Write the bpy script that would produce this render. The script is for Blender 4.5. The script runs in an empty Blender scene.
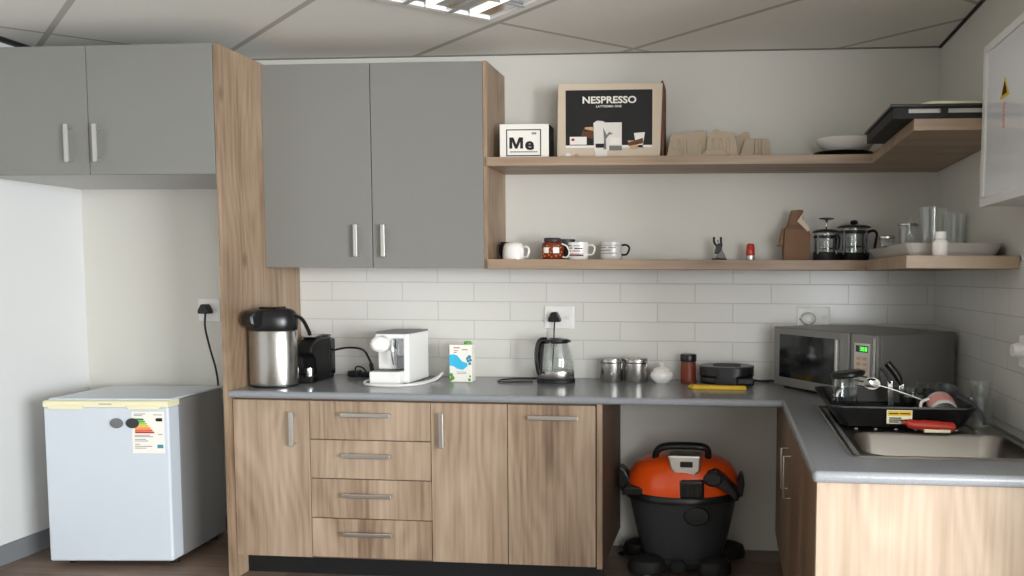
import bpy, bmesh, math, random
from mathutils import Vector, Matrix
random.seed(4)
PI = math.pi
S = bpy.context.scene
C = S.collection

# ------------------------------------------------------------------ camera
cd = bpy.data.cameras.new('camera'); cam = bpy.data.objects.new('camera', cd); C.objects.link(cam)
S.camera = cam
_r = Vector((0.99674117, 0.08051783, 0.00489041)); _u = Vector((-0.00989423, 0.06186426, 0.99803553))
_b = -Vector((-0.08005711, 0.99483149, -0.06245932))
cam.matrix_world = Matrix(((_r.x, _u.x, _b.x, 0.0), (_r.y, _u.y, _b.y, -3.9769), (_r.z, _u.z, _b.z, 1.4409), (0, 0, 0, 1)))
cd.sensor_width = 36; cd.lens = 36*763.73/1024
cd.shift_x = -(667.0-512)/1024; cd.shift_y = (324.18-288)/1024
cd.clip_start = .05

# ------------------------------------------------------------------ world, lights, exposure
w = bpy.data.worlds.new('world'); S.world = w; w.use_nodes = True
w.node_tree.nodes['Background'].inputs[0].default_value = (.72, .82, 1, 1)
w.node_tree.nodes['Background'].inputs[1].default_value = 1.0
S.view_settings.view_transform = 'Standard'; S.view_settings.look = 'None'
S.view_settings.gamma = 1; S.view_settings.use_curve_mapping = False
S.view_settings.exposure = 0.09

def area(name, loc, target, sx, sy, power, col):
    l = bpy.data.lights.new(name, 'AREA'); l.shape = 'RECTANGLE'; l.size = sx; l.size_y = sy
    l.energy = power; l.color = col
    o = bpy.data.objects.new(name, l); C.objects.link(o); o.location = loc
    o.rotation_euler = (Vector(target)-Vector(loc)).to_track_quat('-Z', 'Y').to_euler()
    return o
# side window daylight, then an unseen fill light added behind the camera
area('daylight_side_window', (4.35, -5.35, 1.35), (-1.6, 0, 1.25), 2.2, 2.0, 600, (.92, .955, 1))
area('rear_fill', (2.1, -6.85, 1.5), (.2, 0, 1.8), 1.8, 1.6, 120, (.92, .955, 1))

# ------------------------------------------------------------------ materials
def srgb(r, g, b):
    f = lambda c: (c/255/12.92) if c <= 10.3 else ((c/255+.055)/1.055)**2.4
    return (f(r), f(g), f(b), 1)
def newmat(name):
    m = bpy.data.materials.new(name); m.use_nodes = True
    return m, m.node_tree.nodes, m.node_tree.links, m.node_tree.nodes['Principled BSDF']
def pmat(name, col, rough=.5, metal=0, trans=0, ior=1.45, coat=0, bump=0, bscale=200, emit=None, es=0, alpha=1, vary=0):
    m, N, L, P = newmat(name)
    P.inputs['Base Color'].default_value = col; P.inputs['Roughness'].default_value = rough
    P.inputs['Metallic'].default_value = metal; P.inputs['Transmission Weight'].default_value = trans
    P.inputs['IOR'].default_value = ior; P.inputs['Coat Weight'].default_value = coat
    P.inputs['Coat Roughness'].default_value = .08; P.inputs['Alpha'].default_value = alpha
    if emit: P.inputs['Emission Color'].default_value = emit; P.inputs['Emission Strength'].default_value = es
    tc = N.new('ShaderNodeTexCoord')
    if vary:
        n = N.new('ShaderNodeTexNoise'); n.inputs['Scale'].default_value = 3; n.inputs['Detail'].default_value = 4
        L.new(tc.outputs['Object'], n.inputs[0])
        hs = N.new('ShaderNodeHueSaturation'); hs.inputs['Color'].default_value = col
        mr = N.new('ShaderNodeMapRange'); mr.inputs[3].default_value = 1-vary; mr.inputs[4].default_value = 1+vary
        L.new(n.outputs[0], mr.inputs[0]); L.new(mr.outputs[0], hs.inputs['Value']); L.new(hs.outputs[0], P.inputs['Base Color'])
    if bump:
        n = N.new('ShaderNodeTexNoise'); n.inputs['Scale'].default_value = bscale; n.inputs['Detail'].default_value = 3
        L.new(tc.outputs['Object'], n.inputs[0])
        b = N.new('ShaderNodeBump'); b.inputs['Strength'].default_value = bump; b.inputs['Distance'].default_value = .002
        L.new(n.outputs[0], b.inputs['Height']); L.new(b.outputs[0], P.inputs['Normal'])
    return m

def wood(name, base, dark, light, axis='Z', rough=.45, seed=0.0, ring=1.0):
    m, N, L, P = newmat(name)
    tc = N.new('ShaderNodeTexCoord'); oi = N.new('ShaderNodeObjectInfo')
    add = N.new('ShaderNodeVectorMath'); add.operation = 'MULTIPLY_ADD'
    cb = N.new('ShaderNodeCombineXYZ')
    for i in range(3): L.new(oi.outputs['Random'], cb.inputs[i])
    L.new(cb.outputs[0], add.inputs[0]); add.inputs[1].default_value = (7.3, 11.1, 5.7); L.new(tc.outputs['Object'], add.inputs[2])
    def mapped(sa, sl):
        mp = N.new('ShaderNodeMapping'); L.new(add.outputs[0], mp.inputs[0])
        sc = [sa, sa, sa]; sc['XYZ'.index(axis)] = sl
        mp.inputs['Scale'].default_value = sc; mp.inputs['Location'].default_value = (seed, seed*1.7, seed*.3)
        return mp
    def noise(mp, scale, det, dist=0):
        n = N.new('ShaderNodeTexNoise'); n.inputs['Scale'].default_value = scale; n.inputs['Detail'].default_value = det
        n.inputs['Distortion'].default_value = dist; L.new(mp.outputs[0], n.inputs[0]); return n
    big = noise(mapped(5.5, .9), 1, 3, .5)           # broad bands and cathedrals
    fine = noise(mapped(60, 2.2), 1, 4)              # fibres
    blot = noise(mapped(3.5, 1.6), 1, 2, .3)
    mu = N.new('ShaderNodeMath'); mu.operation = 'MULTIPLY'; mu.inputs[1].default_value = 62*ring
    sx = N.new('ShaderNodeSeparateXYZ'); L.new(add.outputs[0], sx.inputs[0]); ia = [i for i in range(3) if i != 'XYZ'.index(axis)]
    cc = N.new('ShaderNodeMath'); cc.operation = 'ADD'; L.new(sx.outputs[ia[0]], cc.inputs[0]); L.new(sx.outputs[ia[1]], cc.inputs[1])
    figure = noise(mapped(3.2, .85), 1, 1.5, .2)
    L.new(figure.outputs[0], mu.inputs[0])
    mk = N.new('ShaderNodeMath'); mk.operation = 'MULTIPLY_ADD'; mk.inputs[1].default_value = 95*ring; L.new(cc.outputs[0], mk.inputs[0]); L.new(mu.outputs[0], mk.inputs[2])
    sn = N.new('ShaderNodeMath'); sn.operation = 'SINE'; L.new(mk.outputs[0], sn.inputs[0])
    # weighted sum
    def ma(a, k, b=None, c=0.0):
        x = N.new('ShaderNodeMath'); x.operation = 'MULTIPLY_ADD'; L.new(a, x.inputs[0]); x.inputs[1].default_value = k
        if b is not None: L.new(b, x.inputs[2])
        else: x.inputs[2].default_value = c
        return x.outputs[0]
    v = ma(sn.outputs[0], .05, None, -.49)
    v = ma(big.outputs[0], .85, v); v = ma(fine.outputs[0], .66, v); v = ma(blot.outputs[0], .60, v)
    ramp = N.new('ShaderNodeValToRGB'); L.new(v, ramp.inputs[0])
    e = ramp.color_ramp.elements; e[0].position = .22; e[0].color = dark; e[1].position = .78; e[1].color = light
    x = e.new(.5); x.color = base
    # knots
    kn = N.new('ShaderNodeTexVoronoi'); kn.inputs['Scale'].default_value = 1; L.new(mapped(4.2, 1.9).outputs[0], kn.inputs[0])
    kr = N.new('ShaderNodeMapRange'); L.new(kn.outputs['Distance'], kr.inputs[0]); kr.inputs[1].default_value = .02; kr.inputs[2].default_value = .10
    kr.inputs[3].default_value = .62; kr.inputs[4].default_value = 0
    mx = N.new('ShaderNodeMixRGB'); L.new(kr.outputs[0], mx.inputs[0]); L.new(ramp.outputs[0], mx.inputs[1]); mx.inputs[2].default_value = tuple(c*.55 for c in dark[:3])+(1,)
    L.new(mx.outputs[0], P.inputs['Base Color'])
    P.inputs['Roughness'].default_value = rough
    b = N.new('ShaderNodeBump'); b.inputs['Strength'].default_value = .12; b.inputs['Distance'].default_value = .001
    L.new(fine.outputs[0], b.inputs['Height']); L.new(b.outputs[0], P.inputs['Normal'])
    return m

def tilemat(name, axis):
    """white brick-bond wall tiles, 0.39 x 0.1 m; axis = wall running along X or Y"""
    m, N, L, P = newmat(name)
    g = N.new('ShaderNodeNewGeometry'); sp = N.new('ShaderNodeSeparateXYZ'); L.new(g.outputs['Position'], sp.inputs[0])
    cb = N.new('ShaderNodeCombineXYZ')
    ad = N.new('ShaderNodeMath'); ad.operation = 'ADD'; ad.inputs[1].default_value = 10*.393+.768-.005 if axis == 'X' else 10*.30+.9
    L.new(sp.outputs[0 if axis == 'X' else 1], ad.inputs[0]); L.new(ad.outputs[0], cb.inputs[0])
    az = N.new('ShaderNodeMath'); az.operation = 'ADD'; az.inputs[1].default_value = -.9+.1006*10; L.new(sp.outputs[2], az.inputs[0]); L.new(az.outputs[0], cb.inputs[1])
    br = N.new('ShaderNodeTexBrick'); L.new(cb.outputs[0], br.inputs[0])
    br.inputs['Scale'].default_value = 1; br.inputs['Brick Width'].default_value = .393 if axis == 'X' else .30; br.inputs['Row Height'].default_value = .1006
    br.inputs['Mortar Size'].default_value = .0022; br.inputs['Mortar Smooth'].default_value = .3; br.offset = .5; br.offset_frequency = 2
    br.inputs['Color1'].default_value = srgb(214, 212, 205); br.inputs['Color2'].default_value = srgb(210, 208, 201)
    br.inputs['Mortar'].default_value = srgb(188, 185, 177)
    L.new(br.outputs['Color'], P.inputs['Base Color'])
    n = N.new('ShaderNodeTexNoise'); n.inputs['Scale'].default_value = 9; L.new(cb.outputs[0], n.inputs[0])
    mm = N.new('ShaderNodeMath'); mm.operation = 'MULTIPLY_ADD'; L.new(br.outputs['Fac'], mm.inputs[0]); mm.inputs[1].default_value = -1
    ms = N.new('ShaderNodeMath'); ms.operation = 'MULTIPLY'; ms.inputs[1].default_value = .25; L.new(n.outputs[0], ms.inputs[0]); L.new(ms.outputs[0], mm.inputs[2])
    b = N.new('ShaderNodeBump'); b.inputs['Strength'].default_value = .5; b.inputs['Distance'].default_value = .0025
    L.new(mm.outputs[0], b.inputs['Height']); L.new(b.outputs[0], P.inputs['Normal'])
    P.inputs['Roughness'].default_value = .22
    return m

def ceilmat():
    """lay-in ceiling boards in a metal grid that runs askew to the walls"""
    m, N, L, P = newmat('ceiling_boards')
    g = N.new('ShaderNodeNewGeometry')
    def lines(nx, ny, off, step, half):
        d = N.new('ShaderNodeVectorMath'); d.operation = 'DOT_PRODUCT'; L.new(g.outputs['Position'], d.inputs[0]); d.inputs[1].default_value = (nx, ny, 0)
        a = N.new('ShaderNodeMath'); a.operation = 'SUBTRACT'; L.new(d.outputs['Value'], a.inputs[0]); a.inputs[1].default_value = off-step/2-step*20
        mo = N.new('ShaderNodeMath'); mo.operation = 'MODULO'; L.new(a.outputs[0], mo.inputs[0]); mo.inputs[1].default_value = step
        s = N.new('ShaderNodeMath'); s.operation = 'SUBTRACT'; L.new(mo.outputs[0], s.inputs[0]); s.inputs[1].default_value = step/2
        ab = N.new('ShaderNodeMath'); ab.operation = 'ABSOLUTE'; L.new(s.outputs[0], ab.inputs[0])
        mr = N.new('ShaderNodeMapRange'); L.new(ab.outputs[0], mr.inputs[0]); mr.inputs[1].default_value = half; mr.inputs[2].default_value = half+.003; mr.inputs[3].default_value = 1; mr.inputs[4].default_value = 0
        return mr.outputs[0]
    a = lines(.62, .75, -1.03, .68, .011); b = lines(.469, -.607, -.193, 1.043, .008)
    mx = N.new('ShaderNodeMath'); mx.operation = 'MAXIMUM'; L.new(a, mx.inputs[0]); L.new(b, mx.inputs[1])
    c = N.new('ShaderNodeMixRGB'); L.new(mx.outputs[0], c.inputs[0]); c.inputs[1].default_value = srgb(230, 228, 220); c.inputs[2].default_value = srgb(182, 178, 168)
    L.new(c.outputs[0], P.inputs['Base Color']); P.inputs['Roughness'].default_value = .8
    n = N.new('ShaderNodeTexNoise'); n.inputs['Scale'].default_value = 60; L.new(g.outputs['Position'], n.inputs[0])
    bp = N.new('ShaderNodeBump'); bp.inputs['Strength'].default_value = .12; L.new(n.outputs[0], bp.inputs['Height']); L.new(bp.outputs[0], P.inputs['Normal'])
    return m

def floormat():
    m, N, L, P = newmat('floor_planks')
    g = N.new('ShaderNodeNewGeometry')
    br = N.new('ShaderNodeTexBrick'); L.new(g.outputs['Position'], br.inputs[0]); br.inputs['Scale'].default_value = 1
    br.inputs['Brick Width'].default_value = 1.4; br.inputs['Row Height'].default_value = .16; br.inputs['Mortar Size'].default_value = .0015
    br.inputs['Color1'].default_value = srgb(132, 112, 98); br.inputs['Color2'].default_value = srgb(110, 92, 80); br.inputs['Mortar'].default_value = srgb(45, 35, 30)
    mp = N.new('ShaderNodeMapping'); mp.inputs['Scale'].default_value = (2, 30, 1); L.new(g.outputs['Position'], mp.inputs[0])
    n = N.new('ShaderNodeTexNoise'); n.inputs['Scale'].default_value = 1.5; n.inputs['Detail'].default_value = 5; L.new(mp.outputs[0], n.inputs[0])
    hs = N.new('ShaderNodeHueSaturation'); mr = N.new('ShaderNodeMapRange'); mr.inputs[3].default_value = .6; mr.inputs[4].default_value = 1.35
    L.new(n.outputs[0], mr.inputs[0]); L.new(mr.outputs[0], hs.inputs['Value']); L.new(br.outputs['Color'], hs.inputs['Color']); L.new(hs.outputs[0], P.inputs['Base Color'])
    P.inputs['Roughness'].default_value = .42
    return m

def worktopmat():
    m, N, L, P = newmat('worktop_grey')
    tc = N.new('ShaderNodeTexCoord'); n = N.new('ShaderNodeTexNoise'); n.inputs['Scale'].default_value = 220; n.inputs['Detail'].default_value = 3; L.new(tc.outputs['Object'], n.inputs[0])
    r = N.new('ShaderNodeValToRGB'); r.color_ramp.elements[0].color = srgb(120, 123, 126); r.color_ramp.elements[1].color = srgb(148, 151, 154); L.new(n.outputs[0], r.inputs[0])
    L.new(r.outputs[0], P.inputs['Base Color']); P.inputs['Roughness'].default_value = .2
    b = N.new('ShaderNodeBump'); b.inputs['Strength'].default_value = .06; b.inputs['Distance'].default_value = .0006; L.new(n.outputs[0], b.inputs['Height']); L.new(b.outputs[0], P.inputs['Normal'])
    return m

def glassmat(name, tint):
    m = bpy.data.materials.new(name); m.use_nodes = True; N = m.node_tree.nodes; L = m.node_tree.links
    N.remove(N['Principled BSDF']); out = N['Material Output']
    tr = N.new('ShaderNodeBsdfTransparent'); tr.inputs[0].default_value = tint
    gl = N.new('ShaderNodeBsdfGlossy'); gl.inputs['Roughness'].default_value = .04; gl.inputs[0].default_value = (1, 1, 1, 1)
    lw = N.new('ShaderNodeLayerWeight'); lw.inputs[0].default_value = .25
    mr = N.new('ShaderNodeMapRange'); mr.inputs[3].default_value = .04; mr.inputs[4].default_value = .5; L.new(lw.outputs['Facing'], mr.inputs[0])
    mx = N.new('ShaderNodeMixShader'); L.new(mr.outputs[0], mx.inputs[0]); L.new(tr.outputs[0], mx.inputs[1]); L.new(gl.outputs[0], mx.inputs[2]); L.new(mx.outputs[0], out.inputs[0])
    return m

M = dict(
    wall=pmat('wall_paint', srgb(210, 207, 198), .75, bump=.08, bscale=120),
    wall_left=pmat('wall_paint_white', srgb(214, 215, 213), .65, bump=.08, bscale=120),
    tile=tilemat('wall_tiles_back', 'X'), tiler=tilemat('wall_tiles_right', 'Y'), ceil=ceilmat(), floor=floormat(), top=worktopmat(),
    skirt=pmat('skirting_grey', srgb(120, 122, 124), .5), skirtw=pmat('skirting_white', srgb(170, 168, 162), .5),
    black_trim=pmat('black_trim', srgb(24, 22, 21), .6), grey_trim=pmat('grey_trim', srgb(120, 116, 108), .6),
    grey=pmat('cabinet_grey', srgb(126, 125, 120), .42, vary=.02), greyw=pmat('cabinet_underside', srgb(190, 189, 187), .5),
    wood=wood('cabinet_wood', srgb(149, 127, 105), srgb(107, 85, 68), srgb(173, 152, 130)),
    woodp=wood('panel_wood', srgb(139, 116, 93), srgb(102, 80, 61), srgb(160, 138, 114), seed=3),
    woodd=wood('shaded_panel_wood', srgb(112, 88, 68), srgb(80, 60, 45), srgb(132, 107, 84), seed=6),  # cabinet wood with the shade of the peninsula's side put into the colour
    woodx=wood('shelf_wood', srgb(150, 127, 105), srgb(118, 95, 75), srgb(168, 146, 122), 'X', seed=5, ring=.5),
    woodl=wood('end_panel_wood', srgb(160, 141, 120), srgb(130, 109, 89), srgb(177, 159, 139), seed=9),
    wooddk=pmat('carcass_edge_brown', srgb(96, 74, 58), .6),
    steel=pmat('brushed_steel', srgb(178, 175, 170), .27, 1), chrome=pmat('chrome', srgb(225, 225, 225), .12, 1),
    satin=pmat('satin_aluminium', srgb(205, 203, 198), .35, 1),
    inox=pmat('sink_steel', srgb(140, 136, 130), .32, 1),
    black=pmat('black_plastic', srgb(22, 22, 23), .3), blackm=pmat('black_matt', srgb(18, 18, 18), .6),
    dgrey=pmat('dark_grey_plastic', srgb(52, 54, 56), .4), mgrey=pmat('mid_grey_plastic', srgb(110, 110, 110), .45),
    white=pmat('white_plastic', srgb(232, 231, 226), .3), whiteg=pmat('white_glaze', srgb(232, 229, 222), .12, coat=.5),
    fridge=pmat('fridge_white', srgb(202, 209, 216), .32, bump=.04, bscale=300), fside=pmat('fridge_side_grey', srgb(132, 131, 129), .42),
    cream=pmat('cream_plastic', srgb(232, 226, 190), .4),
    glass=glassmat('clear_glass', (.95, .965, .96, 1)), plast=pmat('clear_plastic', srgb(235, 238, 240), .08, trans=.9, ior=1.3),
    smoke=pmat('smoked_glass', srgb(16, 17, 18), .08, coat=.5), blackgloss=pmat('black_gloss', srgb(14, 14, 15), .1, coat=.6),
    orange=pmat('orange_plastic', srgb(232, 82, 18), .28, coat=.3), red=pmat('red_plastic', srgb(176, 46, 32), .45), redbrown=pmat('red_brown', srgb(112, 42, 24), .35),
    yellow=pmat('yellow', srgb(228, 186, 48), .7), blue=pmat('sky_blue', srgb(60, 182, 220), .5), green=pmat('leaf_green', srgb(96, 160, 60), .5), dgreen=pmat('deep_green', srgb(40, 120, 70), .5),
    paper=pmat('paper_white', srgb(236, 232, 222), .6), ink=pmat('black_ink', srgb(22, 20, 20), .6), greyink=pmat('grey_ink', srgb(120, 118, 116), .7),
    kraft=pmat('kraft_paper', srgb(124, 94, 72), .85, bump=.3, bscale=40, vary=.12), pulp=pmat('paper_pulp', srgb(176, 160, 138), .95, bump=.5, bscale=90, vary=.1),
    boxside=pmat('box_cream_card', srgb(206, 190, 168), .6), tan=pmat('print_tan', srgb(196, 160, 120), .6), brown=pmat('print_brown', srgb(96, 56, 34), .6), pink=pmat('faded_pink', srgb(214, 150, 140), .6),
    greymug=pmat('grey_glaze', srgb(196, 192, 186), .2), orangei=pmat('print_orange', srgb(225, 150, 60), .6), limei=pmat('print_lime', srgb(150, 200, 70), .6), teal=pmat('print_teal', srgb(60, 140, 160), .6),
    gloss=pmat('glossy_white_panel', srgb(222, 224, 226), .1, coat=.6), frame=pmat('white_frame', srgb(222, 222, 220), .35),
    lamp=pmat('lamp_tube', srgb(245, 240, 225), .4, emit=(1, .93, .78, 1), es=1.1), refl=pmat('lamp_reflector', srgb(225, 225, 225), .15, 1),
    display=pmat('green_display', srgb(30, 160, 40), .5, emit=(.15, 1, .12, 1), es=1.2), keypad=pmat('keypad_grey', srgb(198, 192, 184), .45),
    mwbody=pmat('microwave_grey', srgb(132, 130, 126), .38, .35), cloth=pmat('ochre_cloth', srgb(226, 186, 60), .9, bump=.5, bscale=70, vary=.3),
    spice=pmat('spice', srgb(110, 56, 36), .5, vary=.4, bump=.3), soap=pmat('milky_plastic', srgb(226, 220, 212), .35),
)

# ------------------------------------------------------------------ mesh helpers
def BM(): return bmesh.new()
def box(bm, x0, x1, y0, y1, z0, z1, bev=0, seg=2, rot=0, tilt=None):
    r = bmesh.ops.create_cube(bm, size=1); v = r['verts']
    bmesh.ops.scale(bm, vec=(x1-x0, y1-y0, z1-z0), verts=v)
    if bev:
        e = list({e for q in v for e in q.link_edges})
        q = bmesh.ops.bevel(bm, geom=e, offset=bev, segments=seg, profile=.5, affect='EDGES', clamp_overlap=True)
        v = list({x for f in q['faces'] for x in f.verts} | {x for x in v if x.is_valid})
    if rot: bmesh.ops.rotate(bm, cent=(0, 0, 0), matrix=Matrix.Rotation(rot, 3, 'Z'), verts=v)
    if tilt: bmesh.ops.rotate(bm, cent=(0, 0, 0), matrix=tilt, verts=v)
    bmesh.ops.translate(bm, vec=((x0+x1)/2, (y0+y1)/2, (z0+z1)/2), verts=v)
    return v
def lathe(bm, prof, cx=0, cy=0, sx=1, sy=1, seg=32, cap0=True, cap1=True, closed=False):
    """prof: (r, z); closed at both ends when asked"""
    rings = []; new = []
    for r, z in prof:
        ring = [bm.verts.new((cx+sx*r*math.cos(2*PI*i/seg), cy+sy*r*math.sin(2*PI*i/seg), z)) for i in range(seg)]
        rings.append(ring); new += ring
    for a, b in list(zip(rings, rings[1:]))+([(rings[-1], rings[0])] if closed else []):
        for i in range(seg):
            j = (i+1) % seg; f = bm.faces.new((a[i], a[j], b[j], b[i])); f.smooth = True
    if closed: return new
    if cap0: bm.faces.new(list(reversed(rings[0])))
    if cap1: bm.faces.new(rings[-1])
    return new
def xf(bm, verts, mat):
    bmesh.ops.transform(bm, matrix=mat, verts=verts)
def smoothpts(pts, n=6):
    P = [Vector(p) for p in pts]
    if len(P) < 3: return P
    out = []
    Q = [2*P[0]-P[1]]+P+[2*P[-1]-P[-2]]
    for i in range(1, len(Q)-2):
        for k in range(n):
            t = k/n; a, b, c, d = Q[i-1:i+3]
            out.append(.5*((2*b)+(-a+c)*t+(2*a-5*b+4*c-d)*t*t+(-a+3*b-3*c+d)*t**3))
    out.append(P[-1]); return out
def tube(bm, pts, r, seg=10, smooth=True, rx=None, n=6):
    P = smoothpts(pts, n) if smooth else [Vector(p) for p in pts]
    rings = []; prev = None; new = []
    for i, p in enumerate(P):
        t = (P[min(i+1, len(P)-1)]-P[max(i-1, 0)]).normalized()
        a = prev if prev is not None else (Vector((0, 0, 1)) if abs(t.z) < .9 else Vector((1, 0, 0)))
        s = t.cross(a)
        if s.length < 1e-4: s = t.orthogonal()
        s.normalize(); u = s.cross(t).normalized(); prev = u
        rr = r[min(i, len(r)-1)] if isinstance(r, (list, tuple)) else r
        q = rx if rx else rr
        ring = [bm.verts.new(p+s*(q*math.cos(2*PI*k/seg))+u*(rr*math.sin(2*PI*k/seg))) for k in range(seg)]
        rings.append(ring); new += ring
    for a, b in zip(rings, rings[1:]):
        for i in range(seg):
            j = (i+1) % seg; f = bm.faces.new((a[i], a[j], b[j], b[i])); f.smooth = True
    bm.faces.new(list(reversed(rings[0]))); bm.faces.new(rings[-1])
    return new
def prism(bm, pts, a0, a1, plane='XZ', bev=0):
    """polygon in a plane extruded between a0 and a1 on the third axis"""
    def P(p, a):
        return {'XZ': (p[0], a, p[1]), 'XY': (p[0], p[1], a), 'YZ': (a, p[0], p[1])}[plane]
    A = [bm.verts.new(P(p, a0)) for p in pts]; B = [bm.verts.new(P(p, a1)) for p in pts]; n = len(pts)
    bm.faces.new(A); bm.faces.new(list(reversed(B)))
    for i in range(n): bm.faces.new((A[i], B[i], B[(i+1) % n], A[(i+1) % n]))
    v = A+B
    if bev:
        e = list({e for q in v for e in q.link_edges})
        q = bmesh.ops.bevel(bm, geom=e, offset=bev, segments=2, profile=.5, affect='EDGES', clamp_overlap=True)
        v = list({x for f in q['faces'] for x in f.verts} | {x for x in v if x.is_valid})
    return v
def rrect(x0, x1, y0, y1, r, n=5):
    out = []
    for cx, cy, a in ((x1-r, y1-r, 0), (x0+r, y1-r, 90), (x0+r, y0+r, 180), (x1-r, y0+r, 270)):
        for k in range(n+1):
            t = math.radians(a+90*k/n); out.append((cx+r*math.cos(t), cy+r*math.sin(t)))
    return out

def link(name, bm, m, parent=None, loc=(0, 0, 0), smooth=False, org=None):
    """ONE mesh object. org: bmesh given in world coordinates is shifted to the thing's base"""
    if org is not None: bmesh.ops.translate(bm, vec=-Vector(org), verts=bm.verts)
    bmesh.ops.recalc_face_normals(bm, faces=bm.faces)
    for e in bm.edges:
        if len(e.link_faces) == 2 and e.calc_face_angle(0) > .7: e.smooth = False
    me = bpy.data.meshes.new(name); bm.to_mesh(me); bm.free()
    me.materials.append(M[m] if isinstance(m, str) else m)
    o = bpy.data.objects.new(name, me); C.objects.link(o); o.location = loc
    if parent: o.parent = parent
    return o
def tag(o, label, cat, group=None):
    o['label'] = label; o['category'] = cat
    if group: o['group'] = group
    return o
class Thing:
    def __init__(s, name, label, cat, loc=(0, 0, 0), rotz=0, group=None):
        s.o = bpy.data.objects.new(name, None); C.objects.link(s.o); s.o.empty_display_size = .05
        s.o.location = loc; s.o.rotation_euler = (0, 0, rotz); s.loc = Vector(loc); tag(s.o, label, cat, group)
    def w(s, name, bm, m, parent=None, label=None):          # world-coordinate mesh
        o = link(name, bm, m, parent or s.o, org=s.loc)
        if label: o['label'] = label
        return o
    def l(s, name, bm, m, parent=None, label=None):          # local-coordinate mesh
        o = link(name, bm, m, parent or s.o)
        if label: o['label'] = label
        return o
def solo(name, bm, m, label, cat, loc=(0, 0, 0), group=None, world=True):
    o = link(name, bm, m, loc=loc, org=loc if world else None); return tag(o, label, cat, group)
def struct(name, bm, m, loc=(0, 0, 0)):
    o = link(name, bm, m, loc=loc, org=loc); o['kind'] = 'structure'; return o
def text_bm(txt, size, mat, _m, sx=1.0, bold=0.0, extrude=.0004):
    cu = bpy.data.curves.new('t', 'FONT'); cu.body = txt; cu.size = size; cu.align_x = 'CENTER'; cu.align_y = 'CENTER'
    cu.extrude = extrude; cu.offset = bold; cu.resolution_u = 3
    o = bpy.data.objects.new('t', cu); C.objects.link(o); bpy.context.view_layer.update()
    me = bpy.data.meshes.new_from_object(o.evaluated_get(bpy.context.evaluated_depsgraph_get()))
    bm = BM(); bm.from_mesh(me); bpy.data.objects.remove(o); bpy.data.curves.remove(cu); bpy.data.meshes.remove(me)
    bmesh.ops.scale(bm, vec=(sx, 1, 1), verts=bm.verts)
    bmesh.ops.transform(bm, matrix=mat, verts=bm.verts)
    return bm
RX = Matrix.Rotation(PI/2, 4, 'X')       # stand text upright, facing -Y

# ------------------------------------------------------------------ room shell
XL, XR, YR, ZC, XF = -3.567, 1.0435, -7.0, 2.589, 4.5
bm = BM(); box(bm, XL-.1, XF+.1, YR-.1, .1, -.1, 0); struct('floor', bm, 'floor')
bm = BM(); box(bm, XL-.1, XF+.1, YR-.1, .1, ZC, ZC+.1); struct('ceiling', bm, 'ceil')
bm = BM(); box(bm, XL-.1, XF+.1, 0, .12, 0, ZC); struct('wall_back', bm, 'wall')
bm = BM(); box(bm, XL-.12, XL, YR, 0, 0, ZC); struct('wall_left', bm, 'wall_left')
bm = BM(); box(bm, XR, XR+.12, -2.15, 0, 0, ZC); struct('wall_right', bm, 'wall')
def wall_with_hole(bm, a0, a1, h0, h1, z0, z1, t0, t1, plane):
    for u0, u1, v0, v1 in ((a0, h0, 0, ZC), (h1, a1, 0, ZC), (h0, h1, 0, z0), (h0, h1, z1, ZC)):
        if plane == 'X': box(bm, u0, u1, t0, t1, v0, v1)
        else: box(bm, t0, t1, u0, u1, v0, v1)
bm = BM(); wall_with_hole(bm, XL, XF, 1.1, 3.1, .6, 2.4, YR-.12, YR, 'X'); struct('wall_rear', bm, 'wall_left')
bm = BM(); wall_with_hole(bm, YR, -2.15, -6.7, -4.1, .3, 2.35, XF, XF+.12, 'Y'); box(bm, XR+.12, XF+.12, -2.15, -2.03, 0, ZC); struct('wall_far_right', bm, 'wall_left')
def window(n, a0, a1, z0, z1, t, plane):
    e = bpy.data.objects.new('window_%d' % n, None); C.objects.link(e); e['kind'] = 'structure'
    fr, gl = BM(), BM()
    for u0, u1, v0, v1 in ((a0, a1, z0, z0+.05), (a0, a1, z1-.05, z1), (a0, a0+.05, z0, z1), (a1-.05, a1, z0, z1), ((a0+a1)/2-.025, (a0+a1)/2+.025, z0, z1)):
        if plane == 'X': box(fr, u0, u1, t, t+.05, v0, v1)
        else: box(fr, t, t+.05, u0, u1, v0, v1)
    if plane == 'X': box(gl, a0+.04, a1-.04, t+.02, t+.026, z0+.04, z1-.04)
    else: box(gl, t+.02, t+.026, a0+.04, a1-.04, z0+.04, z1-.04)
    link('window_frame', fr, 'white', e); link('window_pane', gl, 'glass', e)
window(1, 1.1, 3.1, .6, 2.4, YR-.1, 'X'); window(2, -6.7, -4.1, .3, 2.35, XF+.05, 'Y')  # the rear window is unseen, added to go with the fill light
# tiled splashback: thin tile layer on both walls
bm = BM(); box(bm, -2.319, XR, -.004, 0, .9, 1.503); struct('trim_1', bm, 'tile')
bm = BM(); box(bm, XR-.004, XR, -2.15, -.004, .9, 1.503); struct('trim_2', bm, 'tiler')
bm = BM(); box(bm, XR-.014, XR, -2.15, 0, ZC-.008, ZC); struct('trim_3', bm, 'black_trim')
bm = BM(); box(bm, XL+.03, XR-.014, -.012, 0, ZC-.005, ZC); struct('trim_4', bm, 'grey_trim')
bm = BM(); box(bm, XL, XL+.03, YR, 0, ZC-.02, ZC); struct('trim_5', bm, 'black_trim')
bm = BM(); box(bm, XL, XL+.014, YR, 0, 0, .1, .003); struct('baseboard_left', bm, 'skirt')
bm = BM(); box(bm, XL+.014, -2.335, -.014, 0, 0, .1, .003); struct('baseboard_back', bm, 'skirt')

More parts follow.
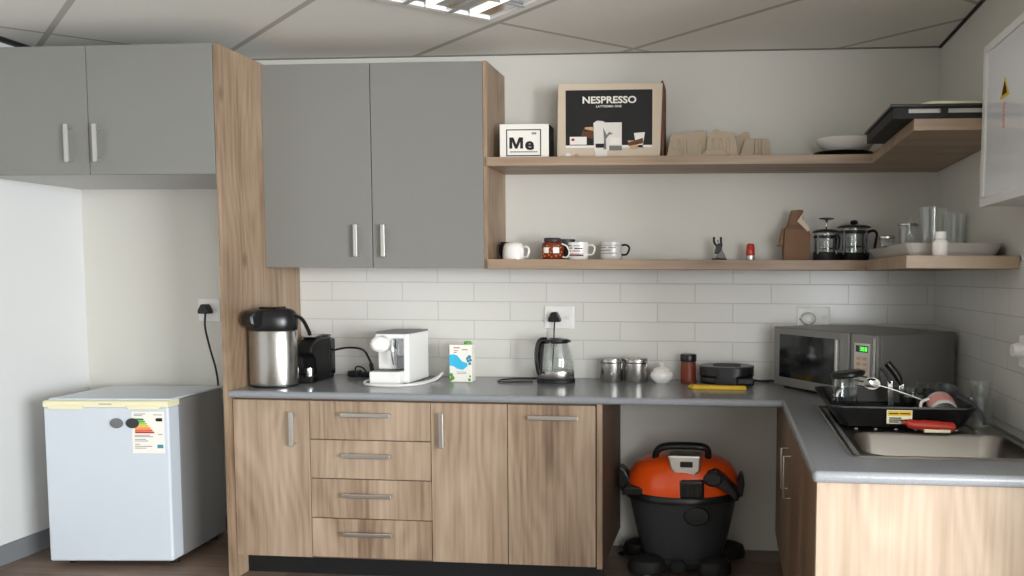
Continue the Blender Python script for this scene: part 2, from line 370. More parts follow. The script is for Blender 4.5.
# ------------------------------------------------------------------ furniture
def handle_v(x, y, z0, z1, face=-1):
    """vertical flat bow handle on a front that faces -Y"""
    b = BM(); box(b, x-.011, x+.011, y-.034, y-.025, z0, z1, .003)
    for z in (z0+.012, z1-.012): box(b, x-.007, x+.007, y-.027, y, z-.006, z+.006, .001)
    return b
def handle_h(x0, x1, y, z):
    b = BM(); box(b, x0, x1, y-.034, y-.025, z-.0095, z+.0095, .003)
    for x in (x0+.014, x1-.014): box(b, x-.008, x+.008, y-.027, y, z-.006, z+.006, .001)
    return b

bm = BM(); box(bm, -2.335, -2.317, -.634, 0, 0, 2.483, .0012)
solo('tall_end_panel', bm, 'woodp', 'tall wood-grain panel standing between the fridge and the base cabinets', 'panel', (-2.327, -.32, 0))

# overhead cabinet above the fridge
t = Thing('overhead_cabinet', 'grey two-door overhead cabinet above the small fridge', 'cabinet', (-2.95, -.3, 1.885))
bm = BM(); box(bm, XL+.002, -2.337, -.612, -.003, 1.903, 2.478, .001); t.w('body', bm, 'greyw')
for x0, x1, hx in ((-3.53, -2.952, -3.005), (-2.947, -2.339, -2.885)):
    bm = BM(); box(bm, x0, x1, -.634, -.614, 1.898, 2.483, .0015); d = t.w('door', bm, 'grey')
    t.w('handle', handle_v(hx+(-.03 if hx < -3 else -.01), -.634, 1.952, 2.125), 'satin', d)

# wall cabinet
t = Thing('wall_cabinet', 'tall grey two-door wall cabinet with a wood side panel over the worktop', 'cabinet', (-1.75, -.16, 1.478))
bm = BM(); box(bm, -2.314, -1.196, -.286, -.006, 1.482, 2.468, .001); t.w('body', bm, 'woodp')
bm = BM(); box(bm, -1.195, -1.176, -.307, -.003, 1.474, 2.476, .0012); t.w('side_panel', bm, 'woodp', label='brown wood-grain side panel')
for x0, x1, hx in ((-2.3165, -1.763, -1.835), (-1.758, -1.197, -1.695)):
    bm = BM(); box(bm, x0, x1, -.306, -.288, 1.476, 2.474, .0015); d = t.w('door', bm, 'grey')
    t.w('handle', handle_v(hx, -.306, 1.529, 1.69), 'satin', d)

# shelves, L shaped
def lshelf(z0, z1, xd, yd, ys, label):
    bm = BM(); prism(bm, [(-1.174, -.005), (XR-.006, -.005), (XR-.006, -yd), (xd, -yd), (xd, -ys), (-1.174, -ys)], z0, z1, 'XY', .0015)
    return solo('wooden_shelf', bm, 'woodx', label, 'shelf', (-.1, -.2, z0))
lshelf(1.970, 2.012, .659, 1.123, .327, 'upper L-shaped wood shelf, carrying the coffee machine box and the black crate')
lshelf(1.474, 1.521, .640, 1.142, .326, 'lower L-shaped wood shelf, carrying the mugs and the glass plunger pots')

# base run
YD, YB = -.600, -.582
t = Thing('base_cabinet', 'wood-grain base cabinet with one tall door next to the tall panel', 'cabinet', (-2.13, -.3, .1))
bm = BM(); box(bm, -2.315, -1.943, YB, -.02, .105, .862, .001); t.w('body', bm, 'wooddk')
bm = BM(); box(bm, -2.313, -1.943, YD, YB-.001, .112, .856, .0012); d = t.w('door', bm, 'wood'); t.w('handle', handle_v(-2.013, YD, .645, .806), 'satin', d)
t = Thing('drawer_cabinet', 'wood-grain base cabinet with four stacked drawers under the coffee machine', 'cabinet', (-1.65, -.3, .1))
bm = BM(); box(bm, -1.941, -1.362, YB, -.02, .105, .862, .001); t.w('body', bm, 'wooddk')
for z0, z1, hz in ((.677, .856, .797), (.493, .673, .606), (.305, .489, .419), (.117, .301, .236)):
    bm = BM(); box(bm, -1.939, -1.362, YD, YB-.001, z0, z1, .0012); d = t.w('drawer', bm, 'wood'); t.w('handle', handle_h(-1.775, -1.540, YD, hz), 'satin', d)
t = Thing('base_cabinet', 'wood-grain base cabinet with one door and a vertical handle, right of the drawers', 'cabinet', (-1.18, -.3, .1))
bm = BM(); box(bm, -1.360, -1.001, YB, -.02, .105, .862, .001); t.w('body', bm, 'wooddk')
bm = BM(); box(bm, -1.358, -1.002, YD, YB-.001, .112, .856, .0012); d = t.w('door', bm, 'wood'); t.w('handle', handle_v(-1.299, YD, .652, .815), 'satin', d)
t = Thing('base_cabinet', 'wood-grain base cabinet whose door has a horizontal handle, beside the vacuum cleaner niche', 'cabinet', (-.78, -.3, .1))
bm = BM(); box(bm, -.999, -.592, YB, -.02, .105, .862, .001); t.w('body', bm, 'wooddk')
bm = BM(); box(bm, -.998, -.594, YD, YB-.001, .112, .856, .0012); d = t.w('door', bm, 'wood'); t.w('handle', handle_h(-.898, -.668, YD, .802), 'satin', d)
bm = BM(); box(bm, -.587, -.562, YD+.003, -.02, .105, .864, .001); e_ = t.w('end_panel', bm, 'wooddk', label='end panel facing the niche, darkened brown for its shade')  # niche shade put into the face colour; the front edge stays light
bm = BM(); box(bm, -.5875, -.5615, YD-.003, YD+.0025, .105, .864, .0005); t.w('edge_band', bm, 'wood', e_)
bm = BM(); box(bm, -2.315, -.575, -.515, -.50, 0, .104, .001); solo('plinth', bm, 'blackm', 'black recessed kickboard under the base cabinets', 'plinth', (-1.45, -.51, 0))

# peninsula under the sink
t = Thing('sink_cabinet', 'peninsula sink cabinet with pale wood end panel and two side doors', 'cabinet', (.64, -.95, 0))
bm = BM()
for q in ((.272, .288, -1.80, -.012, .10, .862), (XR-.02, XR-.004, -1.80, -.012, .10, .862), (.288, XR-.02, -1.80, -1.784, .10, .862), (.288, XR-.02, -.028, -.012, .10, .862), (.288, XR-.02, -1.784, -.028, .10, .116)): box(bm, *q)
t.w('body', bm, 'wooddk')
bm = BM(); box(bm, .253, XR-.004, -1.832, -1.803, 0, .865, .0012); t.w('end_panel', bm, 'woodl', label='pale wood-grain end panel facing the room')
bm = BM(); box(bm, .30, .315, -1.80, -.012, 0, .099); t.w('kickboard', bm, 'blackm')
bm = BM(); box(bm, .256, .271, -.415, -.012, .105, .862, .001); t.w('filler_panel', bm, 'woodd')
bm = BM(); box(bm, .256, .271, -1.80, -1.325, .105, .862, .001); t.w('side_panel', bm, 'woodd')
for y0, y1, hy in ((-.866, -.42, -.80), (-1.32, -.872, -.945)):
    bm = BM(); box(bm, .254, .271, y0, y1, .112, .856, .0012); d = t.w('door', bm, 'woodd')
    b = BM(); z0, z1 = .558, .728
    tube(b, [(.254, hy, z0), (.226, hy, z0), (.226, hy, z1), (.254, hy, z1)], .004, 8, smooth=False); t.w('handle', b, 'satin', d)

# worktop with the sink cut-out
def worktop():
    bm = BM()
    xs = [-2.3165, .238, .405, .965, XR-.005]; ys = [-1.853, -1.64, -.80, -.627, -.005]
    vt = {}
    def V(i, j, z):
        k = (i, j, z)
        if k not in vt: vt[k] = bm.verts.new((xs[i], ys[j], z))
        return vt[k]
    cells = [(i, j) for i in range(4) for j in range(4) if (i >= 1 or j == 3) and not (i == 2 and j == 1)]
    cs = set(cells)
    for i, j in cells:
        bm.faces.new((V(i, j, .9), V(i+1, j, .9), V(i+1, j+1, .9), V(i, j+1, .9)))
        bm.faces.new((V(i, j, .866), V(i, j+1, .866), V(i+1, j+1, .866), V(i+1, j, .866)))
        for di, dj, a, b in ((-1, 0, (0, 0), (0, 1)), (1, 0, (1, 0), (1, 1)), (0, -1, (0, 0), (1, 0)), (0, 1, (0, 1), (1, 1))):
            if (i+di, j+dj) not in cs:
                p, q = (i+a[0], j+a[1]), (i+b[0], j+b[1])
                bm.faces.new((V(*p, .9), V(*q, .9), V(*q, .866), V(*p, .866)))
    bmesh.ops.recalc_face_normals(bm, faces=bm.faces)
    E = []
    for e in bm.edges:
        a, b = e.verts[0].co, e.verts[1].co
        if abs(a.z-b.z) > .01:
            if abs(a.x-.238) < .001 and abs(a.y+1.853) < .001: E.append(e)
            continue
        my, mx = (a.y+b.y)/2, (a.x+b.x)/2
        if (abs(a.y-b.y) < 1e-4 and (abs(my+1.853) < .001 or (abs(my+.627) < .001 and mx < .238))) or (abs(a.x-b.x) < 1e-4 and abs(mx-.238) < .001 and my < -.627): E.append(e)
    bmesh.ops.bevel(bm, geom=E, offset=.0145, segments=5, profile=.5, affect='EDGES')
    return bm
solo('worktop', worktop(), 'top', 'grey L-shaped worktop running along the wall and out over the peninsula', 'worktop', (-.6, -.4, .866))

# sink
t = Thing('kitchen_sink', 'stainless steel inset sink in the grey peninsula worktop', 'sink', (.68, -1.2, .9))
def sinkmesh():
    bm = BM(); o = rrect(.372, .985, -1.675, -.765, .03)
    loops = [([(x, y) for x, y in o], .9005), (rrect(.376, .981, -1.671, -.769, .028), .905), (rrect(.388, .969, -1.659, -.781, .024), .9035), (rrect(.392, .966, -1.655, -.785, .022), .8985)]
    rings = [[bm.verts.new((x, y, z)) for x, y in L] for L, z in loops]
    def bridge(A, B):
        n = len(A)
        for i in range(n):
            f = bm.faces.new((A[i], A[(i+1) % n], B[(i+1) % n], B[i])); f.smooth = True
    for A, B in zip(rings, rings[1:]): bridge(A, B)
    # deck with the bowl hole: bowl ring and drainer
    bowl = [(rrect(.425, .945, -1.630, -1.275, .075), .8985), (rrect(.432, .938, -1.622, -1.283, .07), .890), (rrect(.452, .918, -1.602, -1.303, .06), .79), (rrect(.472, .898, -1.582, -1.323, .05), .757), (rrect(.53, .84, -1.53, -1.375, .04), .75)]
    rb = [[bm.verts.new((x, y, z)) for x, y in L] for L, z in bowl]
    for A, B in zip(rb, rb[1:]): bridge(A, B)
    bm.faces.new(rb[-1])
    outer, inner = rings[-1], rb[0]; n = len(outer)
    bridge(outer, inner)
    return bm
t.w('basin', sinkmesh(), 'inox')
bm = BM(); lathe(bm, [(.032, .7505), (.032, .753), (.02, .7535), (.012, .752)], .68, -1.45, 1.33, 1, 24); t.w('drain', bm, 'chrome')
bm = BM()
for k in range(7):
    x = .46+k*.07; box(bm, x-.006, x+.006, -1.22, -.82, .8985, .9015, .001)
t.w('drainer_ribs', bm, 'inox')

# ------------------------------------------------------------------ fridge
t = fridge = Thing('mini_fridge', 'small white under-counter fridge standing on the floor by the left wall', 'fridge', (-3.297, -.574, 0), .09)
W, H, D = .60, .796, .473
bm = BM(); box(bm, .006, W-.006, .092, D, .03, .03+H-.004, .006); t.l('body', bm, 'fside', label='grey painted body')
bm = BM(); box(bm, 0, W, 0, .088, .035, .03+H-.03, .010, 3); d = t.l('door', bm, 'fridge', label='white door with a slightly rounded edge')
bm = BM()
prism(bm, [(0.0, .0), (.088, .0), (.088, .03), (.006, .03), (0, .024)], 0, W, 'YZ'); bmesh.ops.translate(bm, vec=(0, 0, .03+H-.03), verts=bm.verts)
g = t.l('grip_strip', bm, 'cream', d, 'cream handle strip along the top of the door')
for x0, x1 in ((.02, .20), (.40, .57)):
    bm = BM(); prism(bm, [(x0, .806), (x1, .806), (x1-.012, .786), (x0+.012, .786)], -.006, .002, 'XZ', .002); t.l('finger_grip', bm, 'cream', d)
bm = BM(); box(bm, .27, .33, -.0015, .001, .808, .815, .001); t.l('badge', bm, 'satin', d)
bm = BM(); box(bm, .004, W-.004, .03, D+.002, .03+H-.003, .03+H+.008, .004); t.l('top_panel', bm, 'fridge')
for x in (.05, W-.05):
    for y in (.09, D-.06):
        bm = BM(); lathe(bm, [(.018, 0), (.02, .031)], x, y, 1.33, 1, 16); t.l('foot', bm, 'black')
# energy label on the door (local y=0 plane)
lb = BM(); box(lb, .425, .580, -.0016, .001, .572, .775); lab = t.l('energy_label', lb, 'paper', d, 'white energy label with coloured arrows')
arrows = [('dgreen', .045), ('green', .052), ('limei', .06), ('yellow', .068), ('orangei', .077), ('orange', .086), ('red', .094)]
for k, (mm, L_) in enumerate(arrows):
    z = .742-k*.0105; bm = BM(); prism(bm, [(.440, z), (.440+L_-.006, z), (.440+L_, z-.0045), (.440+L_-.006, z-.009), (.440, z-.009)], -.0026, -.001, 'XZ'); t.l('rating_arrow', bm, mm, lab)
bm = BM(); prism(bm, [(.545, .744), (.572, .744), (.572, .728), (.545, .728), (.538, .736)], -.0026, -.001, 'XZ'); t.l('rating_pointer', bm, 'ink', lab)
bm = BM(); box(bm, .545, .573, -.0026, -.001, .597, .614); t.l('label_emblem', bm, 'teal', lab)
bm = BM()
for x0, x1, z in ((.437, .49, .764), (.437, .476, .757), (.53, .572, .760), (.437, .51, .660), (.437, .525, .653), (.437, .49, .640), (.437, .5, .632), (.437, .46, .616), (.437, .52, .606), (.55, .57, .664), (.437, .49, .597)):
    box(bm, x0, x1, -.0024, -.001, z-.0015, z+.0015)
t.l('small_print', bm, 'greyink', lab)
def magnet(x, z, m, label):
    bm = BM(); v = lathe(bm, [(.024, 0), (.025, .002), (.0235, .005), (.018, .006)], 0, 0, 1.3, 1, 28)
    xf(bm, v, Matrix.Rotation(PI/2, 4, 'X'))
    o = link('fridge_magnet', bm, m); mw = Matrix.Translation((-3.297, -.574, 0)) @ Matrix.Rotation(.09, 4, 'Z')
    p = mw @ Vector((x, -.001, z)); o.location = p; o.rotation_euler = (0, 0, .09); return tag(o, label, 'magnet', 'round fridge magnets')
magnet(.352, .719, 'mgrey', 'round brownish grey magnet on the fridge door, apart from the energy label')
magnet(.428, .719, 'dgrey', 'round dark blue-grey magnet overlapping the energy label on the fridge')

# ------------------------------------------------------------------ sockets, plugs and cords
def socket(x0, x1, z0, z1, y, label, swx, plane='Y'):
    t = Thing('wall_socket', label, 'socket', ((x0+x1)/2, y, z0))
    bm = BM(); box(bm, x0, x1, y-.011, y, z0, z1, .003); p = t.w('plate', bm, 'white')
    bm = BM(); box(bm, x0+.008, x1-.008, y-.0125, y-.010, z0+.008, z1-.008, .002); t.w('inner_plate', bm, 'white')
    bm = BM(); box(bm, swx-.011, swx+.011, y-.017, y-.012, (z0+z1)/2-.008, (z0+z1)/2+.012, .002); t.w('switch', bm, 'frame')
    bm = BM()
    for dx, dz in ((0, .014), (-.012, -.008), (.012, -.008)):
        box(bm, 2*((x0+x1)/2)-swx+dx-.003, 2*((x0+x1)/2)-swx+dx+.003, y-.0135, y-.012, (z0+z1)/2+dz-.004, (z0+z1)/2+dz+.004)
    t.w('pin_holes', bm, 'ink')
    return t
def plug_cord(x, y, z, pts, mplug, r=.0042):
    """cord and plug meshes, attached to their appliance below"""
    bm = BM(); prism(bm, [(x-.034, z-.022), (x+.034, z-.022), (x+.030, z-.006), (x+.014, z+.030), (x-.014, z+.030), (x-.030, z-.006)], y-.042, y, 'XZ', .006)
    b2 = BM(); tube(b2, pts, r, 8)
    return bm, b2, mplug
def give_cord(t, pc, rotz=0):
    inv = (Matrix.Translation(t.loc) @ Matrix.Rotation(rotz, 4, 'Z')).inverted()
    for b in pc[:2]: bmesh.ops.transform(b, matrix=inv, verts=b.verts)
    c = t.l('power_cord', pc[1], pc[2]); t.l('plug', pc[0], pc[2], c)
socket(-2.899, -2.775, 1.185, 1.306, 0, 'white wall socket above the fridge, beside the tall wood panel', -2.80)
give_cord(fridge, plug_cord(-2.842, -.0135, 1.248, [(-2.842, -.035, 1.23), (-2.842, -.04, 1.15), (-2.82, -.035, 1.03), (-2.795, -.03, .92), (-2.785, -.03, .80), (-2.80, -.03, .5)], 'black', .005), .09)
socket(-.969, -.809, 1.163, 1.283, -.004, 'white tiled-wall socket above the glass kettle', -.845)
kettle_cord = plug_cord(-.908, -.0175, 1.222, [(-.908, -.04, 1.20), (-.907, -.06, 1.14), (-.912, -.06, 1.02), (-.93, -.05, .93), (-1.0, -.05, .905), (-1.10, -.09, .905), (-1.17, -.17, .9055), (-1.13, -.23, .9055), (-1.02, -.21, .9055), (-.985, -.20, .906)], 'black', .004)
socket(.352, .517, 1.178, 1.288, -.004, 'white tiled-wall socket behind the microwave', .49)
bm = BM(); v = lathe(bm, [(.030, 0), (.033, .012), (.026, .03), (.012, .036)], 0, 0, 1.2, 1, 24); xf(bm, v, Matrix.Translation((.407, -.0175, 1.228)) @ Matrix.Rotation(PI/2, 4, 'X'))
b2 = BM(); tube(b2, [(.41, -.045, 1.215), (.412, -.05, 1.17), (.415, -.04, 1.10), (.42, -.015, .99), (.47, -.015, .95)], .0045, 8)
microwave_cord = (bm, b2, 'white')
t = Thing('wall_socket', 'white wall fitting on the tiled right wall above the sink', 'socket', (XR-.004, -1.20, 1.18))
bm = BM(); prism(bm, rrect(-1.31, -1.185, 1.13, 1.24, .01), XR-.015, XR-.004, 'YZ', .002); t.w('plate', bm, 'white')
bm = BM(); v = lathe(bm, [(.026, 0), (.028, .01), (.022, .03)], 0, 0, 1, 1, 24); xf(bm, v, Matrix.Translation((XR-.015, -1.205, 1.187)) @ Matrix.Rotation(-PI/2, 4, 'Y')); t.w('plug', bm, 'white')

# distribution box on the right wall
t = Thing('distribution_box', 'white wall-mounted electrical box with a warning sticker, top right on the wall', 'electrical box', (.98, -1.6, 1.693))
bm = BM(); box(bm, .912, XR-.001, -2.06, -1.135, 1.697, 2.252, .004); t.w('case', bm, 'frame')
bm = BM()
for y0, y1, z0, z1 in ((-2.065, -1.13, 1.693, 1.725), (-2.065, -1.13, 2.228, 2.257), (-1.165, -1.13, 1.725, 2.228), (-2.065, -2.03, 1.725, 2.228)): box(bm, .894, .911, y0, y1, z0, z1, .003)
t.w('door_frame', bm, 'frame')
bm = BM(); box(bm, .899, .910, -2.03, -1.165, 1.725, 2.228, .001); dr = t.w('door', bm, 'gloss')
bm = BM(); prism(bm, [(-1.385, 2.035), (-1.300, 2.035), (-1.342, 2.10)], .8975, .899, 'YZ'); k_ = t.w('warning_sign', bm, 'yellow', dr, 'yellow and black warning triangle')
bm = BM(); prism(bm, [(-1.365, 2.045), (-1.320, 2.045), (-1.342, 2.088)], .8965, .8976, 'YZ'); t.w('sign_symbol', bm, 'ink', k_)
bm = BM()
for k in range(7): box(bm, .8978, .899, -1.352, -1.330, 1.935+k*.0125, 1.943+k*.0125)
t.w('sticker_print', bm, 'pink', dr)

# ceiling light (runs with the askew ceiling grid)
A = Vector((.775, -.632, 0)).normalized(); B = Vector((.791, .611, 0)).normalized()
t = Thing('ceiling_light', 'recessed fluorescent ceiling light with shiny louvres', 'ceiling light', (-1.069, -.508, ZC))
def para(bm, a0, a1, b0, b1, z0, z1, org):
    # a along A, b along -B from the grid corner
    P = [org+A*a-B*b for a, b in ((a0, b0), (a1, b0), (a1, b1), (a0, b1))]
    prism(bm, [(p.x, p.y) for p in P], z0, z1, 'XY')
O_ = Vector((-1.069, -.508, 0))
LA, LB = 1.37, .69
bm = BM()
for a0, a1, b0, b1 in ((.02, LA, .02, .055), (.02, LA, LB-.035, LB), (.02, .055, .055, LB-.035), (LA-.035, LA, .055, LB-.035)): para(bm, a0, a1, b0, b1, ZC-.012, ZC-.0005, O_)
t.w('frame', bm, 'white')
bm = BM(); para(bm, .045, LA-.025, .045, LB-.025, ZC-.003, ZC-.0008, O_); t.w('reflector', bm, 'refl')
for k in range(3):
    b0 = .10+k*.19
    bm = BM(); p0, p1 = O_+A*.07-B*(b0+.05), O_+A*(LA-.05)-B*(b0+.05)
    tube(bm, [(p0.x, p0.y, ZC-.011), (p1.x, p1.y, ZC-.011)], .0075, 10, smooth=False); t.w('lamp_tube', bm, 'lamp')
for b in (.14+.1, .14+.29):
    bm = BM(); para(bm, .05, LA-.03, b-.012, b+.012, ZC-.018, ZC-.004, O_); t.w('louvre', bm, 'refl')
for k in range(4):
    bm = BM(); para(bm, .30+k*.27, .305+k*.27, .05, LB-.03, ZC-.017, ZC-.004, O_); t.w('louvre_blade', bm, 'mgrey')

# ------------------------------------------------------------------ things on the worktop
WT = .9005
# pump airpot
t = Thing('airpot', 'stainless steel pump airpot with black lid by the tall wood panel', 'thermos', (-2.198, -.45, WT))
SX, SY = .965, .76
bm = BM(); lathe(bm, [(.114, 0), (.117, .003), (.117, .008), (.1155, .011)], 0, 0, SX, SY, 40); t.l('base', bm, 'black')
bm = BM(); lathe(bm, [(.1155, .011), (.117, .02), (.117, .262), (.113, .272)], 0, 0, SX, SY, 48); t.l('body', bm, 'steel')
bm = BM(); lathe(bm, [(.113, .270), (.118, .276), (.122, .30), (.121, .33), (.112, .360), (.09, .374), (.04, .380)], 0, 0, SX, SY, 40)
t.l('lid', bm, 'black')
bm = BM(); prism(bm, [(-.135, .300), (-.142, .340), (-.12, .368), (-.05, .378), (-.05, .29), (-.11, .285)], -.038, .038, 'YZ', .014); xf(bm, bm.verts, Matrix.Rotation(-.42, 4, 'Z')); t.l('spout', bm, 'black')
bm = BM(); box(bm, -.04, .04, -.05, .05, .376, .386, .006); t.l('pump_button', bm, 'blackgloss')
bm = BM(); tube(bm, [(.105, .0, .345), (.135, .02, .325), (.148, .05, .27), (.15, .06, .245)], .009, 8, rx=.012); t.l('carry_handle', bm, 'black')

# black capsule machine
t = Thing('capsule_machine', 'black coffee capsule machine between the airpot and the white machine', 'coffee machine', (-2.100, -.205, WT))
bm = BM(); prism(bm, [(-.15, .0), (.065, .0), (.065, .20), (.045, .22), (-.06, .226), (-.11, .215), (-.145, .19), (-.155, .15), (-.11, .13), (-.10, .04), (-.15, .035)], -.042, .042, 'YZ', .010); t.l('body', bm, 'black')
bm = BM(); prism(bm, [(-.158, .0), (-.10, .0), (-.10, .03), (-.158, .03)], -.038, .042, 'YZ', .005); t.l('drip_tray', bm, 'blackm')
bm = BM(); lathe(bm, [(.018, .03), (.019, .06), (.018, .075)], .012, -.130, 1.2, 1, 20); t.l('cup_stand', bm, 'chrome', label='small shiny metal cup stand')
bm = BM(); prism(bm, [(-.10, .218), (.05, .223), (.055, .230), (-.02, .238), (-.12, .228)], -.03, .034, 'YZ', .005); t.l('lever', bm, 'blackgloss')
bm = BM(); box(bm, .0, .047, .010, .070, .02, .212, .010); t.l('water_tank', bm, 'smoke')
bm = BM(); tube(bm, [(-2.068, -.16, 1.045), (-1.99, -.14, 1.060), (-1.90, -.15, 1.052), (-1.84, -.20, 1.005), (-1.80, -.24, .955), (-1.79, -.25, .935)], .0055, 8)
tube(bm, [(-1.825, -.215, .985), (-1.803, -.245, .95), (-1.797, -.25, .93)], .010, 8); t.w('power_cord', bm, 'black', label='black cord arching over towards the white coffee machine')
# black power adapter and its cord
t = Thing('power_adapter', 'black power adapter lying by the wall behind the capsule machine', 'adapter', (-1.95, -.07, WT))
bm = BM(); box(bm, -.062, -.008, -.03, .03, 0, .032, .006); t.l('brick', bm, 'black')
bm = BM(); box(bm, .004, .062, -.034, .02, 0, .024, .006); bmesh.ops.translate(bm, vec=(0, 0, .0), verts=bm.verts); t.l('plug', bm, 'blackm')
bm = BM(); tube(bm, [(-.035, 0, .03), (-.03, .01, .05), (0, .015, .045), (.03, .0, .022)], .004, 8); t.l('cord', bm, 'black')
# white coffee machine
t = Thing('coffee_machine', 'white coffee machine with round head and grey water tank on the worktop', 'coffee machine', (-1.66, -.2, WT))
bm = BM()
box(bm, -1.758, -1.590, -.275, -.074, .905, 1.149, .006); box(bm, -1.606, -1.578, -.322, -.07, .903, 1.150, .006)
box(bm, -1.752, -1.602, -.318, -.25, 1.125, 1.1485, .006); t.w('body', bm, 'white')
bm = BM(); box(bm, -1.760, -1.604, -.372, -.15, .9015, .966, .006); t.w('drip_tray_base', bm, 'white')
bm = BM(); box(bm, -1.752, -1.62, -.365, -.277, .966, .9695, .001)
for k in range(8): box(bm, -1.748+k*.016, -1.742+k*.016, -.362, -.28, .9692, .971)
t.w('grille', bm, 'mgrey')
bm = BM(); v = lathe(bm, [(.036, 0), (.040, .006), (.042, .05), (.038, .085), (.026, .094)], 0, 0, 1.2, 1, 32); xf(bm, v, Matrix.Translation((-1.712, -.272, 1.100)) @ Matrix.Rotation(PI/2, 4, 'X') @ Matrix.Rotation(0, 4, 'Z')); h = t.w('brewing_head', bm, 'white')
bm = BM(); box(bm, -1.700, -1.655, -.33, -.276, 1.075, 1.118, .008); t.w('coffee_outlet', bm, 'mgrey', h)
bm = BM(); tube(bm, [(-1.652, -.335, 1.12), (-1.65, -.345, 1.07), (-1.647, -.335, 1.0)], .009, 10); t.w('milk_spout', bm, 'chrome')
bm = BM(); box(bm, -1.645, -1.606, -.318, -.28, .974, 1.122, .005); t.w('milk_tank', bm, 'plast', label='clear milk tank')
bm = BM(); box(bm, -1.642, -1.609, -.312, -.284, .978, 1.04, .003); t.w('tank_insert', bm, 'mgrey')
bm = BM(); prism(bm, [(-1.756, -.30), (-1.578, -.322), (-1.578, -.07), (-1.758, -.07)], 1.150, 1.158, 'XY', .002); t.w('lid', bm, 'mgrey', label='grey top lid')
bm = BM(); tube(bm, [(-1.745, -.12, .9065), (-1.80, -.22, .9065), (-1.81, -.31, .9065), (-1.75, -.405, .9065), (-1.62, -.425, .9065), (-1.53, -.38, .9065), (-1.50, -.30, .9065), (-1.49, -.20, .91), (-1.475, -.14, .935)], .0065, 8)
tube(bm, [(-1.78, -.2, .918), (-1.79, -.3, .918), (-1.775, -.38, .907), (-1.60, -.405, .9065), (-1.54, -.33, .9065), (-1.51, -.22, .9065), (-1.50, -.12, .92)], .005, 8)
t.w('cord', bm, 'white')

# carton
t = Thing('milk_carton', 'white and sky-blue printed drink carton on the worktop', 'carton', (-1.352, -.19, WT))
bm = BM(); box(bm, -.058, .058, -.03, .03, 0, .190, .003); c_ = t.l('box', bm, 'paper')
F_ = -.031
bm = BM(); prism(bm, [(-.058, .138), (-.035, .141), (-.018, .136), (-.004, .120), (.010, .104), (.034, .098), (.038, .082), (.012, .062), (-.018, .068), (-.035, .080), (-.058, .084)], F_-.0006, F_+.001, 'XZ'); t.l('blue_swoosh', bm, 'blue', c_)
bm = BM()
for x, z, r in ((.046, .128, .010), (.052, .112, .008), (.040, .108, .008), (.048, .094, .008), (.035, .12, .007)): prism(bm, [(x+r*math.cos(a*PI/4), z+r*math.sin(a*PI/4)) for a in range(8)], F_-.0005, F_+.001, 'XZ')
t.l('blue_dots', bm, 'teal', c_)
bm = BM()
for x, z, r in ((-.048, .036, .012), (-.042, .02, .014), (-.052, .01, .009), (.046, .012, .010), (.05, .03, .007)): prism(bm, [(x+r*math.cos(a*PI/4)*.8, z+r*math.sin(a*PI/4)*.8) for a in range(8)], F_-.0007, F_+.001, 'XZ')
t.l('leaf_print', bm, 'green', c_)
bm = BM(); box(bm, -.034, -.002, F_-.0006, F_+.001, .172, .176); box(bm, -.034, -.012, F_-.0006, F_+.001, .158, .161); t.l('title_print', bm, 'red', c_)
bm = BM(); box(bm, .008, .038, F_-.0006, F_+.001, .163, .167); box(bm, -.034, -.02, F_-.0006, F_+.001, .148, .152); box(bm, -.02, .03, F_-.0006, F_+.001, .05, .052); box(bm, -.02, .03, F_-.0006, F_+.001, .043, .045); t.l('small_print', bm, 'greyink', c_)
bm = BM(); lathe(bm, [(.016, .189), (.016, .202), (.013, .205)], .028, 0, 1.2, 1, 18); t.l('cap', bm, 'green', label='green screw cap')

# glass kettle
t = Thing('glass_kettle', 'glass electric kettle with black handle below the wall socket', 'kettle', (-.872, -.17, WT))
K = (1.25, .95)
bm = BM(); lathe(bm, [(.078, 0), (.079, .010), (.075, .020)], 0, 0, *K, 36); t.l('power_base', bm, 'blackm')
bm = BM(); lathe(bm, [(.073, .021), (.076, .026), (.0745, .056), (.074, .060)], 0, 0, *K, 36); t.l('heater_ring', bm, 'steel')
bm = BM(); lathe(bm, [(.0735, .060), (.074, .085), (.070, .13), (.060, .175), (.050, .205), (.048, .205), (.058, .174), (.068, .13), (.072, .085), (.0715, .062)], 0, 0, *K, 40, closed=True); t.l('glass_jug', bm, 'glass')
bm = BM(); lathe(bm, [(.0505, .200), (.056, .208), (.053, .220), (.02, .226)], 0, 0, *K, 32); prism(bm, [(.03, .203), (.078, .206), (.07, .217), (.03, .220)], -.02, .02, 'XZ', .003); t.l('lid', bm, 'black')
bm = BM(); tube(bm, [(-.04, -.015, .214), (-.072, -.02, .210), (-.087, -.022, .17), (-.088, -.022, .11), (-.080, -.02, .06), (-.068, -.02, .038)], .018, 12, rx=.024); h = t.l('handle', bm, 'blackgloss')
bm = BM(); tube(bm, [(-.052, -.055, .2), (-.056, -.06, .15), (-.058, -.066, .10), (-.06, -.066, .05)], .006, 8, rx=.014); t.l('water_gauge', bm, 'black', h)
bm = BM(); tube(bm, [(-.02, -.048, .205), (.0, -.055, .185), (.02, -.052, .20)], .004, 8); t.l('lid_latch', bm, 'chrome')
give_cord(t, kettle_cord)

